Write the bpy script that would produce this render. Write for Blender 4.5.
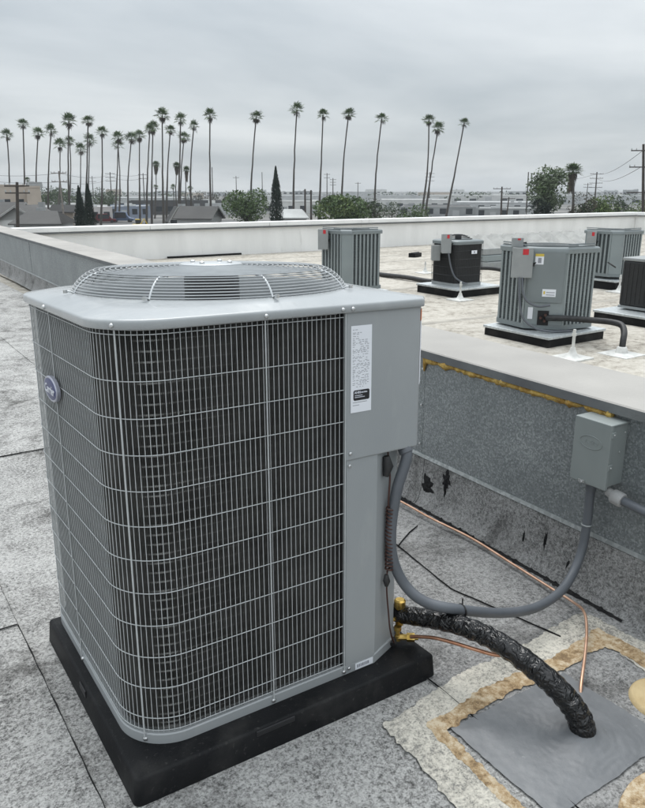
import bpy, bmesh, math, random
from mathutils import Vector, Matrix, noise as mnoise
R = math.radians
scene = bpy.context.scene
for o in list(bpy.data.objects): bpy.data.objects.remove(o)

# ------------------------------------------------------------------ camera
EYE = Vector((0, 0, 1.5)); FPX = 722.92; PITCH = math.atan((404 - 190.69) / FPX); YAW = -0.5867
cd = bpy.data.cameras.new('camera'); cam = bpy.data.objects.new('camera', cd)
scene.collection.objects.link(cam); scene.camera = cam
cd.sensor_fit = 'HORIZONTAL'; cd.sensor_width = 36; cd.lens = FPX / 645 * 36
cd.clip_start = .05; cd.clip_end = 8000
cam.location = EYE; cam.rotation_euler = (math.pi / 2 - PITCH, 0, YAW)

# ------------------------------------------------------------------ sky and sun
SUN_EL, SUN_AZ = R(62), R(25)            # azimuth clockwise from +Y
w = bpy.data.worlds.new('World'); scene.world = w; w.use_nodes = True
nt = w.node_tree; N = nt.nodes; L = nt.links
bg = N['Background']
sky = N.new('ShaderNodeTexSky'); sky.sky_type = 'NISHITA'; sky.sun_disc = False
sky.sun_elevation = SUN_EL; sky.sun_rotation = SUN_AZ
tc = N.new('ShaderNodeTexCoord'); sep = N.new('ShaderNodeSeparateXYZ'); L.new(tc.outputs['Generated'], sep.inputs[0])
zz = N.new('ShaderNodeMath'); zz.operation = 'MAXIMUM'; L.new(sep.outputs[2], zz.inputs[0]); zz.inputs[1].default_value = 0
za = N.new('ShaderNodeMath'); za.operation = 'ADD'; L.new(zz.outputs[0], za.inputs[0]); za.inputs[1].default_value = .14
dv = N.new('ShaderNodeVectorMath'); dv.operation = 'DIVIDE'
cmb = N.new('ShaderNodeCombineXYZ')
for i in range(3): L.new(za.outputs[0], cmb.inputs[i])
L.new(tc.outputs['Generated'], dv.inputs[0]); L.new(cmb.outputs[0], dv.inputs[1])
mp = N.new('ShaderNodeMapping'); mp.inputs['Rotation'].default_value = (0, 0, R(-38)); mp.inputs['Scale'].default_value = (.75, 1.0, 0)
L.new(dv.outputs[0], mp.inputs[0])
n1 = N.new('ShaderNodeTexNoise'); n1.inputs['Scale'].default_value = .62; n1.inputs['Detail'].default_value = 7; n1.inputs['Roughness'].default_value = .52
n1.inputs['Distortion'].default_value = .35
L.new(mp.outputs[0], n1.inputs['Vector'])
cr = N.new('ShaderNodeValToRGB'); e = cr.color_ramp.elements
e[0].position = .36; e[0].color = (3.85, 4.22, 4.48, 1); e[1].position = .65; e[1].color = (6.0, 6.27, 6.4, 1)
L.new(n1.outputs['Fac'], cr.inputs[0])
mx = N.new('ShaderNodeMix'); mx.data_type = 'RGBA'; mx.inputs[0].default_value = .93     # a closed cloud deck, the blue only shines through it
L.new(sky.outputs[0], mx.inputs[6]); L.new(cr.outputs[0], mx.inputs[7])
z2 = N.new('ShaderNodeMath'); z2.operation = 'POWER'; L.new(zz.outputs[0], z2.inputs[0]); z2.inputs[1].default_value = 1.6
gr = N.new('ShaderNodeMath'); gr.operation = 'MULTIPLY_ADD'; L.new(z2.outputs[0], gr.inputs[0]); gr.inputs[1].default_value = 2.0; gr.inputs[2].default_value = .95   # overcast: brighter overhead
sc = N.new('ShaderNodeVectorMath'); sc.operation = 'SCALE'; L.new(mx.outputs[2], sc.inputs[0]); L.new(gr.outputs[0], sc.inputs['Scale'])
L.new(sc.outputs[0], bg.inputs[0]); bg.inputs[1].default_value = .1
sd = bpy.data.lights.new('sun', 'SUN'); sun = bpy.data.objects.new('sun', sd); scene.collection.objects.link(sun)
sd.energy = 1.5; sd.angle = R(35); sd.color = (1, .975, .94)
sun.rotation_euler = (math.pi / 2 - SUN_EL, 0, math.pi - SUN_AZ)
scene.view_settings.view_transform = 'Standard'; scene.view_settings.look = 'None'
scene.view_settings.exposure = .38; scene.view_settings.gamma = 1; scene.view_settings.use_curve_mapping = False
try: scene.cycles.use_denoising = True
except Exception: pass

# ------------------------------------------------------------------ helpers
COL = scene.collection
rnd = random.Random(7)
_c, _s = math.cos(YAW), math.sin(YAW)
FW = Vector((-_s * math.cos(PITCH), _c * math.cos(PITCH), -math.sin(PITCH)))
RT = Vector((_c, _s, 0)); UP = RT.cross(FW)
def ray(x, y): return FW + RT * ((x - 322.5) / FPX) + UP * ((404 - y) / FPX)
def at(x, y, dist):                       # the point seen at (x, y) whose distance on plan is dist
    d = ray(x, y); t = dist / math.hypot(d.x, d.y); return EYE + d * t

MATS = {}
def mat(name, col, rough=.6, metal=0, var=None, scale=8, detail=4, bump=0, bscale=None, lo=.35, hi=.65, spec=None, extra=None, tcoord='Object', stretch=None, coat=0):
    """Principled; colour runs from col to var by noise; bump from a second noise."""
    m = bpy.data.materials.new(name); m.use_nodes = True; MATS[name] = m
    t = m.node_tree; n = t.nodes; l = t.links; b = n['Principled BSDF']
    b.inputs['Base Color'].default_value = (*col, 1); b.inputs['Roughness'].default_value = rough; b.inputs['Metallic'].default_value = metal
    if spec is not None: b.inputs['Specular IOR Level'].default_value = spec
    if coat: b.inputs['Coat Weight'].default_value = coat
    co = n.new('ShaderNodeTexCoord'); src = co.outputs['Object' if tcoord == 'World' else tcoord]
    if tcoord == 'World':
        g = n.new('ShaderNodeNewGeometry'); src = g.outputs['Position']
    if stretch:
        mpn = n.new('ShaderNodeMapping'); mpn.inputs['Scale'].default_value = stretch; l.new(src, mpn.inputs[0]); src = mpn.outputs[0]
    out = None
    if var:
        tx = n.new('ShaderNodeTexNoise'); tx.inputs['Scale'].default_value = scale; tx.inputs['Detail'].default_value = detail
        l.new(src, tx.inputs['Vector'])
        mr = n.new('ShaderNodeMapRange'); mr.inputs[1].default_value = lo; mr.inputs[2].default_value = hi; l.new(tx.outputs['Fac'], mr.inputs[0])
        mxn = n.new('ShaderNodeMix'); mxn.data_type = 'RGBA'; mxn.inputs[6].default_value = (*col, 1); mxn.inputs[7].default_value = (*var, 1)
        l.new(mr.outputs[0], mxn.inputs[0]); out = mxn.outputs[2]
    if extra:
        for (col2, s2, l2, h2, amt) in extra:      # further layers of marks
            tx = n.new('ShaderNodeTexNoise'); tx.inputs['Scale'].default_value = s2; tx.inputs['Detail'].default_value = 5; tx.inputs['Roughness'].default_value = .62
            l.new(src, tx.inputs['Vector'])
            mr = n.new('ShaderNodeMapRange'); mr.inputs[1].default_value = l2; mr.inputs[2].default_value = h2; mr.inputs[4].default_value = amt; l.new(tx.outputs['Fac'], mr.inputs[0])
            mxn = n.new('ShaderNodeMix'); mxn.data_type = 'RGBA'; l.new(mr.outputs[0], mxn.inputs[0])
            if out: l.new(out, mxn.inputs[6])
            else: mxn.inputs[6].default_value = (*col, 1)
            mxn.inputs[7].default_value = (*col2, 1); out = mxn.outputs[2]
    if out: l.new(out, b.inputs['Base Color'])
    if bump:
        tb = n.new('ShaderNodeTexNoise'); tb.inputs['Scale'].default_value = bscale or scale * 4; tb.inputs['Detail'].default_value = 5
        l.new(src, tb.inputs['Vector'])
        bp = n.new('ShaderNodeBump'); bp.inputs['Strength'].default_value = bump; bp.inputs['Distance'].default_value = .02
        l.new(tb.outputs['Fac'], bp.inputs['Height']); l.new(bp.outputs[0], b.inputs['Normal'])
    return m

class MB:
    def __init__(s): s.v = []; s.f = []; s.mi = []; s.cur = 0
    def add(s, vs, fs):
        o = len(s.v); s.v += [tuple(v) for v in vs]; s.f += [tuple(i + o for i in f) for f in fs]; s.mi += [s.cur] * len(fs); return s
    def box(s, a, b, M=None):
        (x0, y0, z0), (x1, y1, z1) = a, b
        vs = [Vector(p) for p in ((x0,y0,z0),(x1,y0,z0),(x1,y1,z0),(x0,y1,z0),(x0,y0,z1),(x1,y0,z1),(x1,y1,z1),(x0,y1,z1))]
        if M is not None: vs = [M @ v for v in vs]
        return s.add(vs, [(0,3,2,1),(4,5,6,7),(0,1,5,4),(1,2,6,5),(2,3,7,6),(3,0,4,7)])
    def prism(s, poly, z0, z1, M=None, cap=True):       # poly counter-clockwise
        n = len(poly); vs = [Vector((p[0], p[1], z0)) for p in poly] + [Vector((p[0], p[1], z1)) for p in poly]
        if M is not None: vs = [M @ v for v in vs]
        fs = [(i, (i + 1) % n, n + (i + 1) % n, n + i) for i in range(n)]
        if cap: fs += [tuple(range(n - 1, -1, -1)), tuple(range(n, 2 * n))]
        return s.add(vs, fs)
    def loops(s, rings, close=True, cap0=False, cap1=False):
        n = len(rings[0]); vs = [p for r in rings for p in r]; fs = []
        for k in range(len(rings) - 1):
            for i in range(n if close else n - 1):
                j = (i + 1) % n; fs.append((k*n+i, k*n+j, (k+1)*n+j, (k+1)*n+i))
        if cap0: fs.append(tuple(range(n - 1, -1, -1)))
        if cap1: fs.append(tuple(range((len(rings)-1)*n, len(rings)*n)))
        return s.add(vs, fs)
    def tube(s, pts, r, n=8, closed=False, caps=True):
        pts = [Vector(p) for p in pts]; k = len(pts)
        rr = r if isinstance(r, (list, tuple)) else [r] * k
        rings = []; prev = None
        for i, p in enumerate(pts):
            if closed: t = pts[(i + 1) % k] - pts[i - 1]
            else: t = pts[min(i + 1, k - 1)] - pts[max(i - 1, 0)]
            if t.length < 1e-9: t = Vector((0, 0, 1))
            t.normalize()
            if prev is None:
                a = Vector((0, 0, 1)) if abs(t.z) < .9 else Vector((1, 0, 0)); u = t.cross(a).normalized()
            else:
                u = prev - t * prev.dot(t)
                u = u.normalized() if u.length > 1e-6 else t.orthogonal().normalized()
            prev = u; v = t.cross(u)
            rings.append([p + (u * math.cos(2*math.pi*j/n) + v * math.sin(2*math.pi*j/n)) * rr[i] for j in range(n)])
        if closed: rings.append(rings[0])
        return s.loops(rings, True, caps and not closed, caps and not closed)
    def cyl(s, a, b, r, n=12, r2=None): return s.tube([a, b], [r, r if r2 is None else r2], n)
    def lathe(s, prof, c=(0, 0, 0), n=24, cap0=True, cap1=True):
        rings = [[(c[0] + r*math.cos(2*math.pi*j/n), c[1] + r*math.sin(2*math.pi*j/n), c[2] + z) for j in range(n)] for r, z in prof]
        return s.loops(rings, True, cap0, cap1)
    def mesh(s, name, mats, smooth=None):
        me = bpy.data.meshes.new(name); me.from_pydata(s.v, [], s.f)
        for m in (mats if isinstance(mats, (list, tuple)) else [mats]): me.materials.append(m)
        if len(set(s.mi)) > 1: me.polygons.foreach_set('material_index', s.mi)
        me.update()
        if smooth is not None: me.shade_smooth(); me.set_sharp_from_angle(angle=R(smooth))
        return me
    def build(s, name, mats, parent=None, smooth=None, bevel=0, **kw):
        o = bpy.data.objects.new(name, s.mesh(name, mats, smooth)); COL.objects.link(o)
        if parent: o.parent = parent
        if bevel:
            b = o.modifiers.new('bevel', 'BEVEL'); b.width = bevel; b.segments = 2; b.limit_method = 'ANGLE'; b.angle_limit = R(40)
        for k, v in kw.items(): o[k] = v
        return o
def thing(name, label, cat, loc=(0, 0, 0), rz=0, group=None):
    o = bpy.data.objects.new(name, None); COL.objects.link(o); o.location = loc; o.rotation_euler = (0, 0, rz); o.empty_display_size = .1
    o['label'] = label; o['category'] = cat
    if group: o['group'] = group
    return o
def tag(o, label, cat, group=None):
    o['label'] = label; o['category'] = cat
    if group: o['group'] = group
    return o
def inst(name, me, parent=None, loc=(0, 0, 0), rot=(0, 0, 0), scale=(1, 1, 1)):
    o = bpy.data.objects.new(name, me); COL.objects.link(o); o.parent = parent; o.location = loc; o.rotation_euler = rot; o.scale = scale; return o
def spline(P, m=8):
    P = [Vector(p) for p in P]; out = []
    for i in range(len(P) - 1):
        a = P[max(i - 1, 0)]; b = P[i]; c = P[i + 1]; d = P[min(i + 2, len(P) - 1)]
        for k in range(m):
            t = k / m
            out.append(.5 * ((2*b) + (c - a)*t + (2*a - 5*b + 4*c - d)*t*t + (3*b - a - 3*c + d)*t**3))
    out.append(P[-1]); return out
def text_mesh(txt, size, shear=0, bold=0):
    c = bpy.data.curves.new('lettering', 'FONT'); c.body = txt; c.size = size; c.shear = shear; c.align_x = 'CENTER'; c.align_y = 'CENTER'; c.offset = bold; c.extrude = .0004; c.resolution_u = 3
    o = bpy.data.objects.new('tmp', c); COL.objects.link(o)
    me = bpy.data.meshes.new_from_object(o.evaluated_get(bpy.context.evaluated_depsgraph_get()))
    bpy.data.objects.remove(o); return me
def nz(x, y, z=0): return mnoise.noise(Vector((x, y, z)))

# ------------------------------------------------------------------ materials
def mineral(name, dark, mid, light, fine=38, blot=2.3, shift=0.0, amt=(.42, .30), rough=.95, bump=.6, grain=0, stain=0):
    """mineral surface: fractal grains, their threshold drifting with larger blotches of dirt"""
    m = bpy.data.materials.new(name); m.use_nodes = True; t = m.node_tree; n = t.nodes; l = t.links; p = n['Principled BSDF']; p.inputs['Roughness'].default_value = rough; p.inputs['Specular IOR Level'].default_value = .25
    g = n.new('ShaderNodeNewGeometry'); acc = None
    for k, (sc_, de, ro_, am) in enumerate(((fine, 9, .82, 1.0), (blot, 6, .6, amt[0]), (blot*4.3, 5, .6, amt[1]))):
        tx = n.new('ShaderNodeTexNoise'); tx.inputs['Scale'].default_value = sc_; tx.inputs['Detail'].default_value = de; tx.inputs['Roughness'].default_value = ro_; l.new(g.outputs['Position'], tx.inputs['Vector'])
        if k == 0: fin = tx.outputs['Fac']
        mm = n.new('ShaderNodeMath'); mm.operation = 'MULTIPLY_ADD'; l.new(tx.outputs['Fac'], mm.inputs[0]); mm.inputs[1].default_value = am
        if acc: l.new(acc, mm.inputs[2])
        else: mm.inputs[2].default_value = shift - .5*(amt[0] + amt[1])
        acc = mm.outputs[0]
    if grain:
        vo = n.new('ShaderNodeTexVoronoi'); vo.inputs['Scale'].default_value = grain; l.new(g.outputs['Position'], vo.inputs['Vector'])
        sp = n.new('ShaderNodeSeparateColor'); l.new(vo.outputs['Color'], sp.inputs[0]); gm_ = n.new('ShaderNodeMath'); gm_.operation = 'MULTIPLY_ADD'; l.new(sp.outputs[0], gm_.inputs[0]); gm_.inputs[1].default_value = .13
        of = n.new('ShaderNodeMath'); of.operation = 'SUBTRACT'; l.new(acc, of.inputs[0]); of.inputs[1].default_value = .065; l.new(of.outputs[0], gm_.inputs[2]); acc = gm_.outputs[0]
    r = n.new('ShaderNodeValToRGB'); e = r.color_ramp.elements; e[0].position = .385; e[0].color = (*dark, 1); e[1].position = .62; e[1].color = (*light, 1)
    x = r.color_ramp.elements.new(.49); x.color = (*mid, 1); l.new(acc, r.inputs[0]); outc = r.outputs[0]
    if stain:                              # ponding dirt: ragged dark patches of their own shape
        ts = n.new('ShaderNodeTexNoise'); ts.inputs['Scale'].default_value = 2.6; ts.inputs['Detail'].default_value = 10; ts.inputs['Roughness'].default_value = .74; ts.inputs['Distortion'].default_value = .4; l.new(g.outputs['Position'], ts.inputs['Vector'])
        mr = n.new('ShaderNodeMapRange'); mr.inputs[1].default_value = .52; mr.inputs[2].default_value = .64; mr.inputs[4].default_value = stain; l.new(ts.outputs['Fac'], mr.inputs[0])
        mxs = n.new('ShaderNodeMix'); mxs.data_type = 'RGBA'; mxs.blend_type = 'MULTIPLY'; l.new(mr.outputs[0], mxs.inputs[0]); l.new(outc, mxs.inputs[6]); mxs.inputs[7].default_value = (.30,.295,.29,1); outc = mxs.outputs[2]
    l.new(outc, p.inputs['Base Color'])
    bp = n.new('ShaderNodeBump'); bp.inputs['Strength'].default_value = bump; bp.inputs['Distance'].default_value = .006; l.new(fin, bp.inputs['Height']); l.new(bp.outputs[0], p.inputs['Normal']); return m
granule = mineral('roof_granules', (.10,.099,.096), (.30,.297,.287), (.52,.516,.50), 75, 1.9, .022, (.26, .20), bump=.9, grain=230, stain=.9)
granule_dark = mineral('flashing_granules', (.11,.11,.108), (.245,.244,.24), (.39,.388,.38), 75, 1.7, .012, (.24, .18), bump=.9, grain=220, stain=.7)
tar = mat('tar', (.010,.010,.011), .8, var=(.022,.022,.022), scale=60, bump=.5, bscale=90, spec=.2)
far_roof_m = mineral('weathered_membrane', (.19,.172,.148), (.37,.342,.295), (.50,.472,.42), 9, .6, .03, (.40, .28), .9, .3)
white_wall_m = mat('white_coating', (.86,.86,.845), .85, var=(.78,.78,.765), scale=2.5, detail=7, stretch=(1,1,.25), tcoord='World', bump=.25, bscale=14,
              extra=[((.42,.42,.40), 6, .64, .80, .45)])
coping_m = mat('coping_paint', (.385,.37,.345), .85, var=(.32,.307,.288), scale=2, detail=6, tcoord='World', bump=.12, bscale=60,
              extra=[((.55,.54,.52), 7, .67, .71, .7), ((.16,.155,.15), 9, .68, .74, .6)])
fascia_m = mat('coping_fascia', (.15,.16,.16), .75, var=(.11,.115,.12), scale=4, tcoord='World', bump=.15, bscale=40)

def galvanised(name, a, b, scale=75, rough=.42):
    m = bpy.data.materials.new(name); m.use_nodes = True; t = m.node_tree; n = t.nodes; l = t.links; p = n['Principled BSDF']
    g = n.new('ShaderNodeNewGeometry'); vo = n.new('ShaderNodeTexVoronoi'); vo.inputs['Scale'].default_value = scale; vo.inputs['Randomness'].default_value = 1
    l.new(g.outputs['Position'], vo.inputs['Vector'])
    sp = n.new('ShaderNodeSeparateColor'); l.new(vo.outputs['Color'], sp.inputs[0])
    no = n.new('ShaderNodeTexNoise'); no.inputs['Scale'].default_value = 3.5; no.inputs['Detail'].default_value = 5; l.new(g.outputs['Position'], no.inputs['Vector'])
    ad = n.new('ShaderNodeMath'); ad.operation = 'MULTIPLY_ADD'; l.new(sp.outputs[0], ad.inputs[0]); ad.inputs[1].default_value = .55
    ms = n.new('ShaderNodeMath'); ms.operation = 'MULTIPLY'; l.new(no.outputs['Fac'], ms.inputs[0]); ms.inputs[1].default_value = .5; l.new(ms.outputs[0], ad.inputs[2])
    pw = n.new('ShaderNodeMath'); pw.operation = 'POWER'; l.new(ad.outputs[0], pw.inputs[0]); pw.inputs[1].default_value = 2.4
    mx = n.new('ShaderNodeMix'); mx.data_type = 'RGBA'; mx.inputs[6].default_value = (*a, 1); mx.inputs[7].default_value = (*b, 1); l.new(pw.outputs[0], mx.inputs[0])
    l.new(mx.outputs[2], p.inputs['Base Color']); p.inputs['Metallic'].default_value = .55; p.inputs['Roughness'].default_value = rough
    nb = n.new('ShaderNodeTexNoise'); nb.inputs['Scale'].default_value = 2.2; l.new(g.outputs['Position'], nb.inputs['Vector'])
    bp = n.new('ShaderNodeBump'); bp.inputs['Strength'].default_value = .12; bp.inputs['Distance'].default_value = .05; l.new(nb.outputs['Fac'], bp.inputs['Height']); l.new(bp.outputs[0], p.inputs['Normal'])
    return m
galv = galvanised('galvanised_sheet', (.175,.194,.20), (.48,.51,.518), 150, .45)
galv_light = galvanised('galvanised_trim', (.30,.32,.32), (.62,.64,.64), 60)
paint = mat('grey_cabinet_paint', (.335,.352,.358), .42, var=(.30,.318,.325), scale=3, bump=.03, bscale=260, coat=.1, stretch=(1, 1, .3), extra=[((.40,.41,.405), 9, .56, .74, .45), ((.24,.25,.25), 14, .62, .74, .3)])
paint_top = mat('grey_cap_paint', (.37,.388,.395), .27, var=(.325,.343,.35), scale=4, bump=.06, bscale=22, coat=.35, extra=[((.47,.48,.475), 7, .54, .70, .5), ((.26,.265,.262), 26, .62, .72, .35)])
wire_m = mat('coated_wire', (.50,.52,.52), .38, var=(.42,.44,.44), scale=20)
ring_m = mat('grille_wire', (.56,.58,.59), .3, var=(.48,.5,.51), scale=14, metal=.25)
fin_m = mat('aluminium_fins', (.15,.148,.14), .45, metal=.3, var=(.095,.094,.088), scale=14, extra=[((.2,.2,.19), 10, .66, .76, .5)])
tube_m = mat('coil_tubes', (.78,.78,.75), .35, metal=.1)  # pale tone puts the tubes' reflected highlights into their colour
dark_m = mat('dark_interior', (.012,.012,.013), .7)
motor_m = mat('motor_black', (.014,.014,.016), .45)
screw_m = mat('screw_zinc', (.62,.63,.63), .3, metal=.9)
plastic_m = mat('black_pad_plastic', (.008,.0085,.0095), .5, var=(.013,.0135,.0145), scale=5, bump=.08, bscale=180, spec=.12, extra=[((.045,.044,.042), 6, .52, .74, .55), ((.09,.088,.083), 70, .60, .72, .4)])
sticker_m = mat('white_sticker', (.78,.80,.84), .45)
ink_m = mat('black_ink', (.015,.015,.017), .5); greyink_m = mat('grey_print', (.27,.28,.31), .6)
orange_m = mat('orange_sticker', (.62,.17,.06), .5); red_m = mat('red_sticker', (.55,.03,.04), .5); yellow_m = mat('yellow_sticker', (.62,.47,.08), .5)
badge_m = mat('badge_blue', (.035,.045,.14), .35); badge_w = mat('badge_white', (.66,.68,.74), .35); chrome_m = mat('badge_rim', (.42,.43,.5), .3, metal=.5)
brass_m = mat('brass', (.72,.50,.16), .3, metal=.9, var=(.42,.27,.06), scale=60)
copper_m = mat('copper', (.62,.34,.22), .35, metal=.85, var=(.42,.19,.11), scale=25)
copper_pale = mat('copper_pale', (.72,.47,.34), .4, metal=.75, var=(.55,.33,.22), scale=20)
brown_m = mat('brown_wire', (.055,.022,.016), .5); black_m = mat('black_rubber', (.014,.014,.015), .5, var=(.03,.03,.03), scale=20)
conduit_m = mat('grey_conduit', (.115,.125,.14), .48, var=(.095,.105,.118), scale=9, bump=.05, bscale=160)
fitting_m = mat('grey_fitting', (.36,.36,.355), .5, bump=.1, bscale=50)
box_m = mat('enclosure_paint', (.235,.26,.255), .5, var=(.215,.24,.235), scale=6, bump=.03, bscale=240)
foam_m = mat('yellow_foam', (.60,.41,.11), .85, var=(.33,.19,.04), scale=25, bump=1, bscale=45, extra=[((.55,.42,.16), 40, .55, .65, .7)])
mastic_m = mat('grey_mastic', (.158,.165,.172), .45, var=(.128,.135,.142), scale=14, bump=.07, bscale=70, tcoord='World', extra=[((.30,.31,.31), 32, .66, .72, .5)])
cream_m = mineral('cream_coating', (.20,.195,.18), (.42,.40,.35), (.60,.57,.50), 60, 2.6, .03, (.34, .26), bump=.5, grain=220)
rust_m = mineral('amber_adhesive', (.19,.13,.075), (.37,.265,.15), (.53,.45,.33), 45, 9, .01, (.46, .40), bump=.6)
yellowdisk_m = mat('yellowed_sealant', (.56,.45,.26), .7, var=(.44,.33,.17), scale=7, tcoord='World', bump=.25, bscale=40)

def tape_mat():
    m = bpy.data.materials.new('black_tape'); m.use_nodes = True; t = m.node_tree; n = t.nodes; l = t.links; p = n['Principled BSDF']
    p.inputs['Base Color'].default_value = (.007,.007,.0075,1); p.inputs['Roughness'].default_value = .09
    co = n.new('ShaderNodeTexCoord'); no = n.new('ShaderNodeTexNoise'); no.inputs['Scale'].default_value = 34; no.inputs['Detail'].default_value = 1.5; no.inputs['Distortion'].default_value = 2.2
    l.new(co.outputs['Object'], no.inputs['Vector']); bp = n.new('ShaderNodeBump'); bp.inputs['Strength'].default_value = .85; bp.inputs['Distance'].default_value = .012
    l.new(no.outputs['Fac'], bp.inputs['Height']); l.new(bp.outputs[0], p.inputs['Normal']); return m
tape_m = tape_mat()

# ------------------------------------------------------------------ near roof
UM = Matrix.Translation((.4435, 1.5111, .1159)) @ Matrix.Rotation(-.0081, 4, 'Z') @ Matrix.Rotation(-.0338, 4, 'X') @ Matrix.Rotation(.0172, 4, 'Y')
def hgt(x, y):                           # the roof is a little out of level where the condenser stands
    dx = max(.4 - x, 0, x - 1.4); dy = max(1.44 - y, 0, y - 2.32); d2 = dx*dx + dy*dy
    pl = .116 - .0172*(x - .4435) - .0338*(y - 1.511) - .074
    return max(pl, 0) * math.exp(-d2 / .10) + .004 * nz(x*1.3, y*1.3, 3)
def struct(o): o['kind'] = 'structure'; return o
b = MB(); b.box((-6, -4, -5.5), (2.35, 26, -.03)); b.box((2.35, -4, -5.5), (25, 16.9, -.03))
building = struct(b.build('roof_deck', far_roof_m))
near_roof = struct(MB().box((-6, -4, -.028), (2.2, 26, -.015)).build('near_roof', granule))
def sheet(x0, x1, y0, y1, lift, m=granule, rough=.006, name='roofing_sheet', nx=None, ny=None, parent=near_roof):
    nx = nx or max(2, int((x1 - x0) / .06)); ny = ny or max(2, int(min(y1 - y0, 12) / .06) )
    g = []
    ys = [y0 + (y1 - y0) * (j / ny) ** (1.0 if y1 - y0 < 4 else 1.6) for j in range(ny + 1)]
    for y in ys:
        row = []
        for i in range(nx + 1):
            x = x0 + (x1 - x0) * i / nx
            if i in (0, nx): x += rough * nz(y*6, x*3, 1) + rough * .6 * nz(y*23, x, 4)
            yy = y + (rough * nz(x*7, y, 2) if y in (y0, y1) else 0)
            row.append((x, yy, hgt(x, yy) + lift + .0015 * nz(x*2.3, yy*2.3, 7)))
        g.append(row)
    mb = MB(); vs = [p for r in g for p in r]; n = nx + 1
    fs = [(j*n+i, j*n+i+1, (j+1)*n+i+1, (j+1)*n+i) for j in range(ny) for i in range(nx)]
    mb.add(vs, fs)
    edge = [j*n for j in range(ny+1)] + [ny*n+i for i in range(1, n)] + [j*n+nx for j in range(ny-1, -1, -1)] + [i for i in range(nx-1, 0, -1)]
    eb = [vs[i] for i in edge]; mb.loops([eb, [(p[0], p[1], p[2] - lift - .012) for p in eb]])
    return mb.build(name, m, parent, smooth=30)
sheet(-5.9, -.655, -3.9, 25, 0)
sheet(-.66, .345, -3.9, 2.48, .004); sheet(-.66, .345, 2.478, 9.2, .008); sheet(-.66, .345, 9.19, 25, .004)
sheet(.34, 1.345, -3.9, 4.36, 0); sheet(.34, 1.345, 4.355, 13.0, .005); sheet(.34, 1.345, 12.99, 25, 0)
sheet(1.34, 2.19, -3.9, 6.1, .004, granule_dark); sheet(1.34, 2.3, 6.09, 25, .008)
b = MB()                                  # tar bled out along the laps
def tarline(P, wd, gap=.5, z=.010, seed=0):
    P = [Vector((*p, 0)) for p in P]; k = 0
    for a, c in zip(P, P[1:]):
        d = c - a; ln = d.length; d.normalize(); s = Vector((-d.y, d.x, 0)); m = max(2, int(ln / .025)); rows = []
        for i in range(m + 1):
            q = a + d * ln * i / m; v = nz(q.x*9 + seed, q.y*9, 5); wv = wd * .30 * max(0.25, .8 + .9 * v) * (1 if nz(q.x*2.1, q.y*2.1, seed) > -gap else .15)
            off = s * (.0025 * nz(q.x*14, q.y*14, 2 + seed))
            rows.append([(*(q + off + s*wv)[:2], hgt(q.x, q.y) + z - .006), (*(q + off)[:2], hgt(q.x, q.y) + z), (*(q + off - s*wv)[:2], hgt(q.x, q.y) + z - .006)])
        b.loops(rows, close=False)
tarline([(.342, 1.2), (.345, 6)], .007); tarline([(.345, 6), (.345, 18)], .012)
tarline([(-.6, 2.48), (.34, 2.478)], .004, z=.012); tarline([(.36, 4.358), (1.34, 4.356)], .005, z=.010)
tarline([(1.345, .6), (1.343, 1.46)], .006, z=.009); tarline([(1.343, 2.3), (1.343, 9)], .007, z=.010)
tarline([(-.655, 2), (-.655, 14)], .008)
tarline([(1.83, 3.6), (1.86, 2.2), (1.80, 1.8), (1.90, 1.36)], .008, z=.013, seed=3)
tarline([(1.86, 2.2), (1.98, 2.27), (2.06, 2.30)], .010, z=.013, seed=5)
b.build('tar_seam', tar, near_roof)

# ------------------------------------------------------------------ dividing wall with galvanised face
wx = lambda y: 2.2 + .03 * y
dwall = thing('parapet_wall', 'low dividing wall clad in galvanised sheets under a flat taupe coping', 'wall', (0, 0, 0))
Y0, Y1 = -1.5, 25
b = MB(); b.add([(wx(Y0)+.012, Y0, -.05), (wx(Y0)+.34, Y0, -.05), (wx(Y1)+.34, Y1, -.05), (wx(Y1)+.012, Y1, -.05),
                 (wx(Y0)+.012, Y0, .735), (wx(Y0)+.34, Y0, .735), (wx(Y1)+.34, Y1, .735), (wx(Y1)+.012, Y1, .735)],
                [(0,3,2,1),(4,5,6,7),(0,1,5,4),(1,2,6,5),(2,3,7,6),(3,0,4,7)])
b.build('wall_core', tar, dwall)
def wslab(ya, yb, za, zb, off0, off1, back=0):       # slab along the wall; off = how far it stands out at its foot and head
    vs = []
    for y in (ya, yb):
        vs += [(wx(y) - off0, y, za), (wx(y) + .011 - back, y, za), (wx(y) + .011 - back, y, zb), (wx(y) - off1, y, zb)]
    return vs, [(0,4,5,1),(1,5,6,2),(2,6,7,3),(3,7,4,0),(0,1,2,3),(7,6,5,4)]
panels = [-1.5, -.55, 2.53, 5.6, 8.86, 12.1, 15.2, 18.3, 21.5, 25]
for k, (a, c) in enumerate(zip(panels, panels[1:])):
    mb = MB(); mb.add(*wslab(a + .002, c - .003, .245, .739, .002 + .003*(k % 2), .001 + .003*(k % 2))); mb.build('metal_panel', galv, dwall)
for a, c in zip([-1.5, 2.9, 5.95, 9.0, 12.05, 15.1, 18.2, 21.4], [2.897, 5.947, 8.997, 12.047, 15.097, 18.197, 21.397, 25]):
    mb = MB(); mb.add(*wslab(a, c, .237, .253, .012, .008)); mb.build('trim_strip', galv_light, dwall)
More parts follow.
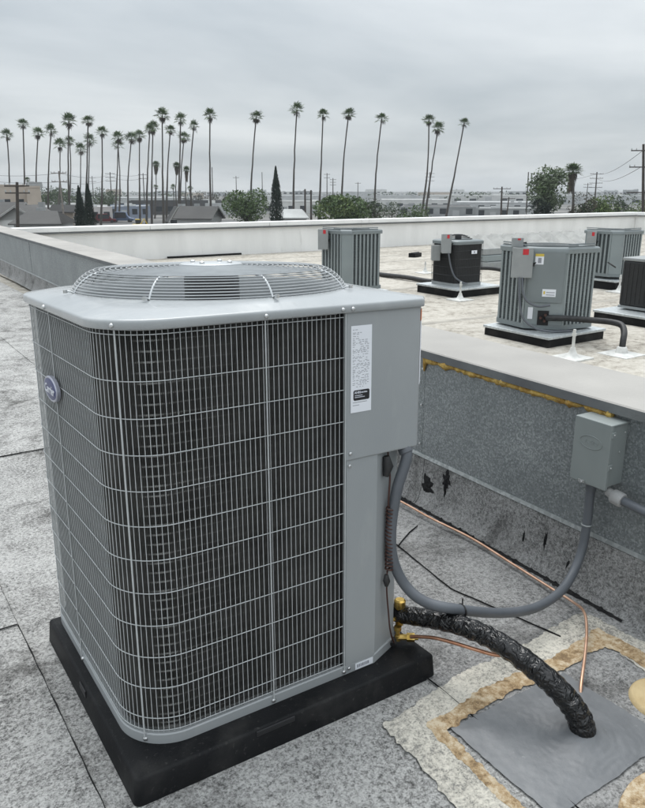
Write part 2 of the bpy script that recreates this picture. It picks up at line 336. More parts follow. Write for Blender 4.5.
for k, (a, c) in enumerate(zip([-1.5, 1.02, 2.50, 5.1, 6.7, 9.5, 12.6, 15.7, 18.8, 21.9], [1.018, 2.497, 5.097, 6.697, 9.497, 12.597, 15.697, 18.797, 21.897, 25])):
    mb = MB(); n = 24; rows = []
    for i in range(n + 1):
        y = a + (c - a) * i / n; wv = .004 * nz(y*3, k) + .003 * (k % 2)
        rows.append([(wx(y) - .075 + wv, y, .003), (wx(y) - .045 + wv, y, .032), (wx(y) - .026 + wv, y, .09), (wx(y) - .012 + wv, y, .234), (wx(y) + .01, y, .234)])
    mb.loops(rows, close=False)
    for r in (rows[0], rows[-1]): mb.add(r + [(r[-1][0], r[0][1], r[0][2])], [(0,1,2,3,4,5)])
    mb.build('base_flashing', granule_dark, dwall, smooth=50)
# coping lengths
cop = [-1.5, 3.4, 6.4, 9.4, 12.4, 15.4, 18.4, 21.4, 25]
for a, c in zip(cop, cop[1:]):
    mb = MB(); ya, yb = a + .003, c - .003
    prof = [(-.028, .741), (-.028, .776), (-.022, .781), (.365, .786), (.372, .781), (.372, .735)]
    mb.cur = 0
    vs = [(wx(y) + p[0], y, p[1]) for y in (ya, yb) for p in prof]; n = 6
    for i in range(n):
        mb.cur = 1 if i in (0,) else 0
        j = (i + 1) % n; mb.add([vs[i], vs[j], vs[n+j], vs[n+i]], [(3,2,1,0)])
    mb.cur = 1; mb.add([vs[i] for i in range(n)], [tuple(range(n))]); mb.add([vs[n+i] for i in range(n)], [tuple(range(n-1, -1, -1))])
    mb.build('coping', [coping_m, fascia_m], dwall)
# foam bead under the coping
mb = MB(); P = []; rr = []
for i in range(90):
    y = 2.52 - 1.04 * i / 89; P.append((wx(y) - .010 - .004*nz(y*20, 1), y, .731 + .005*nz(y*11, 2))); rr.append(max(.005, .0155 + .012*nz(y*17, 6) + .009*nz(y*50, 8)))
P.insert(0, (wx(2.525) - .011, 2.528, .700)); rr.insert(0, .008); P.insert(0, (wx(2.53) - .01, 2.53, .672)); rr.insert(0, .003)
mb.tube(P, rr, 7); mb.build('foam_bead', foam_m, dwall, smooth=60)
# tar smears on the flashing
def blot(mb, cy, cz, h, wv, seed, out=.017):
    n = 40; c = (wx(cy) - out, cy, cz); ring = []
    for i in range(n):
        a = 2*math.pi*i/n; r = 1 + .7 * nz(math.cos(a)*2 + seed, math.sin(a)*2, seed) + .22 * nz(math.cos(a)*5 + seed, math.sin(a)*5, seed); y = cy + wv*math.cos(a)*r; z = cz + h*math.sin(a)*r
        ring.append((wx(y) - (.010 + (.234 - z) * .085), y, max(z, .02)))
    mb.add(ring + [(c[0] - (.234 - cz)*.09, c[1], c[2])], [(i, n, (i+1) % n) for i in range(n)])
for cy, cz, h, wv, sdd in ((2.455, .10, .06, .05, 1), (2.33, .185, .05, .026, 2), (2.40, .05, .03, .05, 12), (1.60, .06, .035, .03, 14), (2.33, .14, .05, .008, 4), (1.83, .10, .03, .006, 6), (1.72, .13, .04, .008, 9), (1.95, .05, .02, .03, 3), (2.18, .05, .016, .05, 8)):
    mb = MB(); blot(mb, cy, cz, h, wv, sdd); mb.build('tar_smear', tar, dwall)
mb = MB(); rows = []
for i in range(420):
    y = 5.2 - 3.9 * i / 419; wv = .002 + .010 * max(0, nz(y*12, 4)) + .016 * max(0, nz(y*47, 2)) ; wv *= (1 if nz(y*1.9, 11) > -.35 else .25)
    rows.append([(wx(y) - .079 - wv*1.4, y, .0065), (wx(y) - .0765, y, .0105), (wx(y) - .072, y, .0115 + wv*.9)])
mb.loops(rows, close=False); mb.build('tar_joint', tar, dwall)
for y in (12.1, 8.86, 5.6, 2.53):        # screws at the panel laps
    for z in (.30, .50, .68):
        mb = MB(); mb.lathe([(.006, 0), (.006, .003), (.003, .005)], n=8); o = mb.build('screw', screw_m, dwall); o.location = (wx(y) - .005, y + .015, z); o.rotation_euler = (0, -math.pi/2, 0)

# ------------------------------------------------------------------ far roof and white parapets
far_roof = MB(); nx, ny = 120, 100; vs = []
for j in range(ny + 1):
    for i in range(nx + 1):
        x = 2.52 + (24.3 - 2.52) * i / nx; y = -3.5 + 19.6 * j / ny; vs.append((x, y, .012 * nz(x*.8, y*.8, 2) + .006 * nz(x*2.5, y*2.5)))
far_roof.add(vs, [(j*(nx+1)+i, j*(nx+1)+i+1, (j+1)*(nx+1)+i+1, (j+1)*(nx+1)+i) for j in range(ny) for i in range(nx)])
far_roof = struct(far_roof.build('far_roof', far_roof_m, smooth=60))
ridge_m = mat('membrane_laps', (.40,.375,.33), .9, var=(.30,.28,.245), scale=4, tcoord='World')
for y in (6.3, 8.9, 11.2, 12.6, 13.7, 14.7):         # laps in the membrane
    mb = MB(); rows = []
    for i in range(120):
        x = 2.7 + 21.4*i/119; yy = y + .03*nz(x*.7, y); z = .012*nz(x*.8, yy*.8, 2) + .006*nz(x*2.5, yy*2.5)
        rows.append([(x, yy - .05, z - .002), (x, yy - .03, z + .011), (x, yy + .03, z + .013), (x, yy + .05, z - .002)])
    mb.loops(rows, close=False); mb.build('membrane_lap', ridge_m, far_roof, smooth=40)

pw = thing('parapet_wall', 'long white coated parapet along the back edge of the roof', 'wall', (2.6, 16.1, 0))
def ppart(name, a, c, m=white_wall_m, par=None, org=(2.6, 16.1, 0), bevel=.012):
    mb = MB(); mb.box([p - q for p, q in zip(a, org)], [p - q for p, q in zip(c, org)]); return mb.build(name, m, par or pw, bevel=bevel)
ppart('wall_face', (2.95, 16.1, -.05), (24.5, 16.4, .66))
for i in range(7):
    x = 2.95 + i*3.08; ppart('coping', (x, 16.06, .662), (min(x + 3.074, 24.5), 16.44, .765))
ppart('drip_edge', (2.95, 16.035, .628), (24.18, 16.098, .648), fascia_m, bevel=.003)
ppart('base_gap', (4.4, 16.06, .005), (5.4, 16.099, .06), tar, bevel=.003); ppart('base_gap', (6.4, 16.05, .005), (8.3, 16.099, .045), tar, bevel=.003)
pr = thing('parapet_wall', 'short return of the white parapet turning towards the viewer at right', 'wall', (24.2, 0, 0))
og = (24.2, 0, 0)
ppart('wall_face', (24.2, -3, -.05), (24.5, 16.097, .655), white_wall_m, pr, og)
for i in range(6): ppart('coping', (24.16, -3 + i*3.17, .657), (24.54, min(-3 + i*3.17 + 3.165, 16.057), .764), white_wall_m, pr, og)
ppart('drip_edge', (24.135, -3, .63), (24.198, 16.03, .65), fascia_m, pr, og, .003)

# ------------------------------------------------------------------ the condenser in front
W, D, HC, RC = .925, .902, 1.0925, .145
ac = thing('air_conditioner', 'large grey air conditioner with wire coil guard standing on a black pad in front', 'air conditioner')
ac.matrix_world = UM
def arc(cx, cy, r, a0, a1, n): return [(cx + r*math.cos(R(a0 + (a1-a0)*i/n)), cy + r*math.sin(R(a0 + (a1-a0)*i/n))) for i in range(n + 1)]
def outline(o=0, fr='base', rc=RC):
    P = []
    if fr == 'base': P += [(W + o, .14), (.868 + o*.7, .048 - o*.7), (.748 + o*.4, -o)]
    else: P += [(W + o, .036), (.890 + o*.5, -o)]
    P = P[::-1]                                        # counter-clockwise start at front right
    P += arc(W - rc, D - rc, rc + o, 0, 90, 10) + arc(rc, D - rc, rc + o, 90, 180, 10) + arc(rc, rc, rc + o, 180, 270, 16)
    return P
# base pan
mb = MB(); po, pi = outline(0), outline(-.012)
n = len(po)
mb.loops([[(p[0], p[1], 0) for p in po], [(p[0], p[1], .026) for p in po], [(p[0], p[1], .029) for p in outline(-.003)], [(p[0], p[1], .029) for p in pi], [(p[0], p[1], .012) for p in pi]], True, True, True)
mb.build('base_pan', paint, ac, smooth=40)
# path round the coil
def coil_path(o, step, s_front=.634):
    """list of (point, outward normal) from the front, round the left side and the back"""
    out = []; seg = [((s_front, 0), (RC, 0), (0, -1))]
    segs = []
    n_ = max(1, round((s_front - RC) / step)); segs += [((s_front - (s_front - RC)*i/n_, o), (0, -1)) for i in range(n_)]
    m = max(1, round(RC*math.pi/2/step)); segs += [((RC - (RC - o)*math.sin(math.pi/2*i/m), RC - (RC - o)*math.cos(math.pi/2*i/m)), (-math.sin(math.pi/2*i/m), -math.cos(math.pi/2*i/m))) for i in range(m)]
    n_ = max(1, round((D - 2*RC) / step)); segs += [((o, RC + (D - 2*RC)*i/n_), (-1, 0)) for i in range(n_)]
    segs += [((RC - (RC - o)*math.cos(math.pi/2*i/m), D - RC + (RC - o)*math.sin(math.pi/2*i/m)), (-math.cos(math.pi/2*i/m), math.sin(math.pi/2*i/m))) for i in range(m)]
    n_ = max(1, round((W - 2*RC) / step)); segs += [((RC + (W - 2*RC)*i/n_, D - o), (0, 1)) for i in range(n_)]
    segs += [((W - RC + (RC - o)*math.sin(math.pi/2*i/m), D - RC + (RC - o)*math.cos(math.pi/2*i/m)), (math.sin(math.pi/2*i/m), math.cos(math.pi/2*i/m))) for i in range(m)]
    n_ = max(1, round((D - RC - .3) / step)); segs += [((W - o, D - RC - (D - RC - .3)*i/n_), (1, 0)) for i in range(n_ + 1)]
    return segs
coil = MB()
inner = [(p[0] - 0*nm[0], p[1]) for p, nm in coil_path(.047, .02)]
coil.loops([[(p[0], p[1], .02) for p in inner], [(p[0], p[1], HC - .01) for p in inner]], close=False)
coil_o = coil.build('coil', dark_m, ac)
fm = MB()
for (p, nm) in coil_path(.022, .0035):                 # aluminium fins, too fine to count
    q = (p[0] - nm[0]*.022, p[1] - nm[1]*.022); tx, ty = -nm[1]*.0003, nm[0]*.0003
    fm.add([(p[0]-tx, p[1]-ty, .03), (q[0]-tx, q[1]-ty, .03), (q[0]-tx, q[1]-ty, HC-.012), (p[0]-tx, p[1]-ty, HC-.012),
            (p[0]+tx, p[1]+ty, .03), (q[0]+tx, q[1]+ty, .03), (q[0]+tx, q[1]+ty, HC-.012), (p[0]+tx, p[1]+ty, HC-.012)], [(0,1,2,3),(7,6,5,4),(0,3,7,4)])
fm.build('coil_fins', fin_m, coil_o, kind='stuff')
tb = MB(); cpt = [(p[0], p[1]) for p, nm in coil_path(.030, .02)]
tb.tube([(p[0], p[1], 0) for p in cpt], .0026, 6)
tube_me = tb.mesh('coil_tube', tube_m, 60)
for k in range(42): inst('coil_tube', tube_me, coil_o, (0, 0, .042 + k*.0254))
# wire guard
guard = bpy.data.objects.new('coil_guard', None); COL.objects.link(guard); guard.parent = ac; guard.empty_display_size = .1
gp = coil_path(.004, .0145)
wm = MB(); wm.tube([(0, 0, .034), (0, 0, HC - .004)], .00105, 6); wire_me = wm.mesh('guard_wire', wire_m, 60)
for (p, nm) in gp[:-21]: inst('guard_wire', wire_me, guard, (p[0], p[1], 0))
hp = [(p[0] - nm[0]*-.0026, p[1] - nm[1]*-.0026, 0) for p, nm in coil_path(.004, .012)]
hm = MB(); hm.tube(hp, .0012, 6); hoop_me = hm.mesh('guard_hoop', wire_m, 60)
hz_ = [1.076, .968, .879, .790, .700, .610, .521, .432, .343, .254, .165, .076, .040]
for z in hz_: inst('guard_hoop', hoop_me, guard, (0, 0, z))
sm = MB(); sm.tube([(0, 0, .010), (0, 0, HC)], .0020, 8); strap_me = sm.mesh('guard_rod', wire_m, 60)
hd = MB(); hd.lathe([(.0065, 0), (.0065, .003), (.0045, .0055), (.0015, .006)], n=10); screw_me = hd.mesh('screw', screw_m, 60)
rods = [((.634, -.0035), 0), ((.393, -.0035), 0), ((RC*.30 + .0, .0345), 0), ((-.0035, .50), 1)]
rods[2] = ((RC - (RC+.0035)*math.sin(R(48)), RC - (RC+.0035)*math.cos(R(48))), 2)
for (p, k) in rods: inst('guard_rod', strap_me, guard, (p[0], p[1], 0))
# cap with the fan opening
CX, CY = W/2, D/2; NA = 144; OV = .013
def poly_r(P, th):
    dx, dy = math.cos(th), math.sin(th); best = 0
    for i in range(len(P)):
        (x0, y0), (x1, y1) = P[i], P[(i+1) % len(P)]; ex, ey = x1-x0, y1-y0; den = dx*ey - dy*ex
        if abs(den) < 1e-12: continue
        t = ((x0-CX)*ey - (y0-CY)*ex) / den; u = ((x0-CX)*dy - (y0-CY)*dx) / den
        if t > 0 and -1e-6 <= u <= 1 + 1e-6: best = max(best, t)
    return best
PC = outline(OV, 'cap')
angs = sorted(set([2*math.pi*i/NA for i in range(NA)] + [math.atan2(p[1]-CY, p[0]-CX) % (2*math.pi) for p in PC]))
ro = [poly_r(PC, a) for a in angs]
def ringz(f, z): return [(CX + f(r)*math.cos(a), CY + f(r)*math.sin(a), z if not callable(z) else z(r)) for r, a in zip(ro, angs)]
prof = [(lambda r: r - .003, HC - .004), (lambda r: r, HC - .001), (lambda r: r, HC + .0125), (lambda r: r - .001, HC + .0160), (lambda r: r - .0035, HC + .0185), (lambda r: r - .007, HC + .0195),
        (lambda r: .42 + (r - .42)*.5, HC + .032), (lambda r: .412, HC + .0405), (lambda r: .397, HC + .0425), (lambda r: .391, HC + .039), (lambda r: .386, HC + .02), (lambda r: .372, HC - .06), (lambda r: .385, HC - .10)]
mb = MB(); mb.loops([ringz(f, z) for f, z in prof]); mb.build('top_cap', paint_top, ac, smooth=50)
for (x, y, rx, rz) in [(.391, -OV - .0005, 0, 0), (.618, -OV - .0005, 0, 0), (.650, -OV - .0005, 0, 0), (RC - (RC + OV)*math.sin(R(48)), RC - (RC + OV)*math.cos(R(48)), 0, -36)]:
    o = inst('screw', screw_me, ac, (x, y, HC + .006), (math.pi/2, 0, R(rz)), (.85, .85, .85))
o = inst('screw', screw_me, ac, (-OV, .50, HC + .006), (0, -math.pi/2, 0))
for (x, y) in [(.634, -.0005), (.393, -.0005), (RC - RC*math.sin(R(48)), RC - RC*math.cos(R(48)))]: inst('screw', screw_me, ac, (x, y, .013), (math.pi/2, 0, R(-36) if x < .1 else 0))
inst('screw', screw_me, ac, (0, .50, .013), (0, -math.pi/2, 0))
# fan grille
fg = bpy.data.objects.new('fan_grille', None); COL.objects.link(fg); fg.parent = ac; fg.location = (CX, CY, 0); fg.empty_display_size = .1
side = []
SP = [(.398, 1.1385), (.394, 1.1455), (.389, 1.1525), (.383, 1.1595), (.376, 1.1665), (.368, 1.173), (.3585, 1.1795), (.348, 1.185), (.336, 1.189)]
TP = [(.336 - .0152*i, 1.189 + .0085*(1 - ((.336 - .0152*i)/.336)**2)) for i in range(1, 17)]
for r, z in SP + TP:
    mb = MB(); mb.tube([(r*math.cos(2*math.pi*i/72), r*math.sin(2*math.pi*i/72), 0) for i in range(72)], .0016, 6, closed=True); o = mb.build('grille_ring', ring_m, fg, smooth=60); o.location.z = z
va = math.atan2(1.5111 + CY, .4435 + CX)
sp = [(r + .003, 0, z - .0038) for r, z in [(.424, 1.1415), (.408, 1.1395)] + SP + TP]
mb = MB(); mb.tube([(p[0], 0, p[2] + (.004 if i < 2 else 0)) for i, p in enumerate(sp)], .0028, 6)
tp = MB(); tp.cyl((.424, 0, HC + .0435), (.424, 0, HC + .052), .006, 8)
spoke_me = mb.mesh('spoke', ring_m, 60); clip_me = tp.mesh('spoke_screw', screw_m, 40)
for k in range(8):
    a = va + R(22.5 + 45*k); inst('spoke', spoke_me, fg, (0, 0, 0), (0, 0, a)); inst('spoke_screw', clip_me, fg, (0, 0, 0), (0, 0, a))
mb = MB(); mb.lathe([(.092, 1.1965), (.092, 1.2005), (.086, 1.2030), (.03, 1.2045), (.002, 1.2045)], n=40); mb.build('motor_plate', ring_m, fg, smooth=40)
for k in range(4):
    a = R(40 + 90*k); mb = MB(); mb.lathe([(.008, 0), (.008, .005), (.004, .008)], n=8); mb.build('motor_bolt', screw_m, fg).location = (.06*math.cos(a), .06*math.sin(a), 1.2032)
mb = MB(); mb.lathe([(.03, .99), (.078, 1.0), (.082, 1.01), (.082, 1.16), (.07, 1.175), (.03, 1.194)], n=28); mb.build('fan_motor', motor_m, ac, smooth=40).location = (CX, CY, 0)
mb = MB(); mb.lathe([(.05, .955), (.05, .99)], n=20)
mb.build('fan_hub', motor_m, ac).location = (CX, CY, 0)
bl = MB(); g = []
for i in range(9):
    r = .05 + .295*i/8; a0, a1 = -.30 - .10*i/8, .34 + .2*i/8
    g.append([(r*math.cos(a0 + (a1-a0)*j/8), r*math.sin(a0 + (a1-a0)*j/8), .945 + .085*(j/8) + .01*math.sin(j/8*math.pi)) for j in range(9)])
bl.loops(g, close=False); blade_me = bl.mesh('fan_blade', motor_m, 60)
for k in range(4): inst('fan_blade', blade_me, ac, (CX, CY, 0), (0, 0, k*math.pi/2 + .4))
# service panels at the front right corner
mb = MB(); mb.add([(.640, -.0005, .029), (.748, -.0005, .029), (.748, -.0005, .676), (.640, -.0005, .676), (.640, .03, .029), (.640, .03, .676), (.752, .02, .029), (.752, .02, .676)],
                  [(0,1,2,3), (0,3,5,4), (1,6,7,2)]); mb.build('lower_panel', paint, ac)
MB().box((.6285, .006, .03), (.6355, .05, HC - .008)).build('gap_shade_strip', dark_m, ac)  # black strip put in as the shadow in the gap beside the panels
PV = [(.750, .004), (.864, .054), (W - .004, .145), (W - .004, .34)]
mb = MB(); mb.loops([[(p[0], p[1], .012) for p in PV], [(p[0], p[1], .69) for p in PV]], close=False); mb.build('valve_panel', paint, ac)
mb = MB(); DP = [(.636, -.004), (.890, -.004), (W + .001, .034), (W + .001, .32), (.636, .32)]
mb.prism(DP, .676, HC - .001); mb.build('control_door', paint, ac, bevel=.004)
for (x, z) in [(.650, .697), (.650, .660), (.652, .018)]:
    inst('screw', screw_me, ac, (x, -.0045 if z > .676 else -.001, z), (math.pi/2, 0, 0), (.8, .8, .8))
# rating label on the door
lab = bpy.data.objects.new('rating_label', None); COL.objects.link(lab); lab.parent = ac; lab.empty_display_size = .05
lab.location = (.685, -.0046, .932); lab.rotation_euler = (math.pi/2, 0, 0)
mb = MB(); mb.box((-.0345, -.1195, 0), (.0345, .1195, .0007)); mb.build('label_sheet', sticker_m, lab)
mb = MB(); rl = random.Random(3)
y = .108
while y > -.052:                                       # rows of print too small to read
    x = -.029
    while x < .028:
        wv = rl.uniform(.003, .011); lim = .006 if y > .082 else .029
        if rl.random() < .8 and x + wv < lim: mb.box((x, y, .0007), (x + wv, y + .0014, .0010))
        x += wv + rl.uniform(.0015, .006)
    y -= rl.choice((.0036, .0036, .0046, .006))
for (x0, x1, yy) in ((-.028, .02, -.092), (-.028, -.006, -.1)): mb.box((x0, yy, .0007), (x1, yy + .0015, .0010))
mb.build('fine_print', greyink_m, lab, kind='stuff')
mb = MB(); pl = arc(.025, -.076, .004, 0, 90, 4) ; pl = arc(.023, -.062, .005, 0, 90, 4) + arc(-.021, -.062, .005, 90, 180, 4) + arc(-.021, -.081, .005, 180, 270, 4) + arc(.023, -.081, .005, 270, 360, 4)
mb.prism(pl, .0007, .0012); mb.build('black_emblem', ink_m, lab)
for txt, s_, px, py in (('AHRI', .0095, -.0125, -.0640), ('CERTIFIED', .0048, .0090, -.0645)):
    inst('lettering', text_mesh(txt, s_, bold=.0002), lab, (px, py, .0014)).data.materials.append(badge_w)
mb = MB()
for yy in (-.073, -.078): mb.box((-.022, yy, .0012), (.012 if yy < -.075 else .004, yy + .0018, .0015))
mb.build('emblem_print', badge_w, lab)
# caution strip on the corner facet and the small sticker low on the base
d2 = Vector((W + .001 - .890, .034 + .004, 0)).normalized(); nrm = Vector((d2.y, -d2.x, 0))
def facet(u0, u1, z0, z1, off):
    P0 = Vector((.890, -.004, 0)); return [P0 + d2*u + nrm*off + Vector((0, 0, z)) for u, z in ((u0, z0), (u1, z0), (u1, z1), (u0, z1))]
for nm_, m_, z0, z1 in (('caution_strip', sticker_m, .862, 1.045), ('caution_header', orange_m, 1.047, 1.078)):
    a = facet(.006, .047, z0, z1, .0022); c = facet(.006, .047, z0, z1, .0008); mb = MB(); mb.add(a + c, [(0,1,2,3),(7,6,5,4),(0,4,5,1),(1,5,6,2),(2,6,7,3),(3,7,4,0)]); mb.build(nm_, m_, ac)
mb = MB(); mb.box((.676, -.0016, .003), (.742, -.0006, .024)); st = mb.build('base_sticker', sticker_m, ac)
mb = MB(); rl = random.Random(9); x = .682
while x < .725:
    wv = rl.uniform(.003, .006); mb.box((x, -.0022, .009), (x + wv, -.0017, .019)); x += wv + .0022
mb.build('sticker_print', greyink_m, st)
# oval brand badge on the left side
bd = bpy.data.objects.new('brand_badge', None); COL.objects.link(bd); bd.parent = ac; bd.location = (-.010, .515, .868); bd.rotation_euler = (math.pi/2, 0, -math.pi/2); bd.empty_display_size = .05
el = lambda a, b_, z, n=40: [(a*math.cos(2*math.pi*i/n), b_*math.sin(2*math.pi*i/n), z) for i in range(n)]
mb = MB(); mb.loops([el(.072, .036, -.006), el(.072, .036, .003), el(.069, .033, .006), el(.067, .031, .005)], True, True, True); mb.build('badge_rim', chrome_m, bd, smooth=40)
mb = MB(); mb.loops([el(.066, .030, .005), el(.060, .026, .0068), el(.03, .012, .0078)], True, False, True); mb.build('badge_face', badge_m, bd, smooth=40)
inst('lettering', text_mesh('Carrier', .036, .45, .0006), bd, (0, -.001, .0085)).data.materials.append(badge_w)
# service valves, capillary and wiring at the corner facet
v = bpy.data.objects.new('service_valve', None); COL.objects.link(v); v.parent = ac; v.empty_display_size = .05; v['label'] = 'tall brass valve of the large refrigerant line'
mb = MB(); mb.lathe([(.013, 0), (.013, .055), (.019, .064), (.019, .086), (.014, .09)], (.893, .058, .055), 12); mb.cyl((.893, .068, .075), (.893, .15, .075), .012, 10); mb.build('valve_body', brass_m, v, smooth=35)
mb = MB(); mb.cyl((.862, .062, .080), (.893, .058, .080), .008, 10); mb.cyl((.858, .066, .080), (.866, .069, .080), .011, 8); mb.build('service_port', brass_m, v, smooth=35)
v = bpy.data.objects.new('service_valve', None); COL.objects.link(v); v.parent = ac; v.empty_display_size = .05; v['label'] = 'small brass valve of the liquid line'
mb = MB(); mb.lathe([(.010, 0), (.010, .018), (.007, .02), (.007, .034), (.012, .036), (.012, .05)], (.872, .040, .014), 10); mb.cyl((.872, .040, .026), (.895, .022, .026), .010, 10); mb.cyl((.895, .022, .026), (.915, .007, .026), .014, 6); mb.cyl((.915, .007, .026), (.924, .000, .026), .009, 10); mb.build('valve_body', brass_m, v, smooth=35)
mb = MB(); mb.cyl((.862, .046, .020), (.845, .03, .012), .010, 10); mb.build('valve_cap', black_m, v, smooth=35)
P = [(.800, .018, .69), (.797, .010, .64), (.799, .004, .60), (.795, .002, .545), (.800, .008, .50)]
for i in range(73): P.append((.808 + .013*math.cos(i*1.5), .010 + .011*math.sin(i*1.5), .50 - .0029*i))
P += [(.795, .005, .275), (.796, .004, .22), (.804, .004, .15), (.81, .004, .10), (.826, .012, .055), (.848, .028, .02)]
mb = MB(); mb.tube(spline(P, 4), .0028, 6); mb.build('sensor_wire', brown_m, ac, smooth=60)
mb = MB(); mb.tube([(.788, .010, .66), (.793, .006, .63), (.786, .008, .60)], [.010, .016, .009], 8); mb.build('wire_sleeve', black_m, ac, smooth=60); mb = MB(); mb.tube([(.794, .006, .283), (.794, .004, .262), (.795, .006, .245)], [.006, .011, .006], 8); mb.build('wire_sleeve', black_m, ac, smooth=60)

# ------------------------------------------------------------------ pad
pad = tag(MB().build('equipment_pad', plastic_m), 'thick black plastic pad under the large grey air conditioner', 'pad')
def rrect(x0, y0, x1, y1, r, n=4): return arc(x1-r, y0+r, r, -90, 0, n) + arc(x1-r, y1-r, r, 0, 90, n) + arc(x0+r, y1-r, r, 90, 180, n) + arc(x0+r, y0+r, r, 180, 270, n)
mb = MB(); px0, py0, px1, py1 = -.030, -.068, .932, .820
rg = lambda g, z, r=.012: [(p[0], p[1], z) for p in rrect(px0 - g, py0 - g, px1 + g, py1 + g, max(r + g, .004))]
mb.loops([rg(.008, -.076), rg(.006, -.060), rg(.001, -.008), rg(-.003, -.0025), rg(-.009, -.0008)], True, False, True)
pad.data = mb.mesh('equipment_pad', plastic_m, 40); pad.matrix_world = UM
mb = MB(); mb.box((.30, -.0735, -.020), (.42, -.0685, -.004)); mb.build('pad_notch', motor_m, pad, bevel=.002); mb = MB(); mb.box((px0 - .006, .36, -.03), (px0 - .001, .42, -.008)); o = mb.build('pad_notch', motor_m, pad, bevel=.002)

# ------------------------------------------------------------------ disconnect box, conduits
bx = thing('electrical_box', 'small grey electrical box with an embossed oval fixed to the galvanised wall', 'electrical box', (wx(1.49), 1.49, .48), math.atan(-.03))
mb = MB(); mb.box((-.086, -.070, .008), (-.003, .072, .236)); mb.build('box_body', box_m, bx, bevel=.003)
mb = MB(); mb.box((-.103, -.076, 0), (-.088, .078, .243)); mb.box((-.090, -.076, .236), (-.004, .077, .243)); cv = mb.build('box_cover', box_m, bx, bevel=.003)
mb = MB(); mb.tube([(-.1035, .002 + .047*math.cos(2*math.pi*i/40), .160 + .024*math.sin(2*math.pi*i/40)) for i in range(40)], .0016, 6, closed=True); mb.build('embossed_oval', box_m, cv, smooth=60)
mb = MB()
for (x0, z0, pts) in ((0, 0, [(-.026, -.006), (-.02, .007), (-.012, -.006)]), (0, 0, [(-.008, .006), (.004, .006), (-.002, .006), (-.002, -.007)]), (0, 0, [(.008, -.006), (.008, .006), (.018, .004), (.010, 0), (.021, -.006)]), (0, 0, [(.026, -.004), (.03, .006)])):
    mb.tube([(-.1033, -p[0], .160 + p[1]) for p in pts], .0013, 5)
mb.build('embossed_mark', box_m, cv)
for z in (.195, .075): mb = MB(); mb.box((-.100, -.0795, z), (-.078, -.0705, z + .022)); mb.build('hinge', box_m, bx, bevel=.002)
for (x, z) in ((-.088, .207), (-.088, .085), (-.04, .135), (-.02, .205)):
    o = inst('screw', screw_me, bx, (x, -.0712 if x > -.05 else -.0795, z), (math.pi/2, 0, 0), (.5, .5, .5))
mb = MB(); mb.box((-.108, .010, .001), (-.1035, .036, .012)); mb.cyl((-.112, .023, .004), (-.100, .023, .004), .005, 8); mb.build('latch', screw_m, bx, bevel=.001)
mb = MB(); mb.lathe([(.026, -.012), (.026, -.002), (.021, .009)], (-.052, .02, -.001), 14); mb.build('hub_fitting', fitting_m, bx, smooth=40)

cp = spline([(1.312, 1.56, .800), (1.316, 1.53, .752), (1.282, 1.53, .649), (1.264, 1.53, .523), (1.272, 1.525, .423), (1.301, 1.50, .340), (1.340, 1.45, .294), (1.42, 1.402, .266), (1.637, 1.41, .171), (1.837, 1.43, .110),
             (2.008, 1.46, .101), (2.118, 1.49, .136), (2.178, 1.505, .217), (2.194, 1.510, .33), (2.193, 1.510, .40), (2.193, 1.510, .474)], 8)
cdt = thing('flexible_conduit', 'grey flexible conduit looping from the air conditioner up to the electrical box', 'conduit', (1.42, 1.40, .264))
mb = MB(); mb.tube([p - Vector((1.42, 1.40, .264)) for p in cp], .0165, 14); mb.build('conduit_tube', conduit_m, cdt, smooth=60)
def collar(par, org, a, c, r, m, n=14, name='connector'):
    mb = MB(); a = Vector(a) - Vector(org); c = Vector(c) - Vector(org); mb.tube([a, a + (c-a)*.1, a + (c-a)*.9, c], [r*.9, r, r, r*.85], n); return mb.build(name, m, par, smooth=40)
collar(cdt, (1.42, 1.40, .264), (1.313, 1.548, .785), (1.316, 1.532, .757), .021, conduit_m)
collar(cdt, (1.42, 1.40, .264), (2.193, 1.510, .437), (2.193, 1.510, .474), .0195, conduit_m)
mb = MB(); st_ = [Vector((2.193, 1.510, .30)) - Vector((1.42, 1.40, .264))]; mb.tube([st_[0] + Vector((.03, 0, .0)), st_[0] + Vector((.0, -.0, .0)), ], .004, 6)
mb.tube([st_[0] + Vector((.018*math.cos(a/10*6.283), .018*math.sin(a/10*6.283), .0)) for a in range(10)], .0035, 6, closed=True); mb.build('strap', galv_light, cdt)
mb = MB(); mb.tube([Vector((0, .0195*math.cos(a/12*6.283), .0195*math.sin(a/12*6.283))) + Vector((.03, 0, -.012)) for a in range(12)], .003, 5, closed=True); mb.cyl((.03, .0, .008), (.034, .004, .026), .0025, 5); mb.build('cable_tie', black_m, cdt)
c2 = thing('flexible_conduit', 'short grey conduit running right along the wall from the electrical box fitting', 'conduit', (2.19, 1.43, .45))
mb = MB(); mb.tube(spline([(2.19, 1.375, .447), (2.186, 1.30, .442), (2.183, 1.15, .43), (2.18, .9, .40), (2.17, .4, .36), (2.16, -.4, .33)], 5), .0165, 14)
for i, q in enumerate(mb.v): mb.v[i] = (q[0] - 2.19, q[1] - 1.43, q[2] - .45)
mb.build('conduit_tube', conduit_m, c2, smooth=60)
collar(c2, (2.19, 1.43, .45), (2.19, 1.415, .452), (2.189, 1.372, .447), .027, fitting_m)
collar(c2, (2.19, 1.43, .45), (2.19, 1.438, .462), (2.19, 1.412, .452), .017, fitting_m, 10, 'nipple')
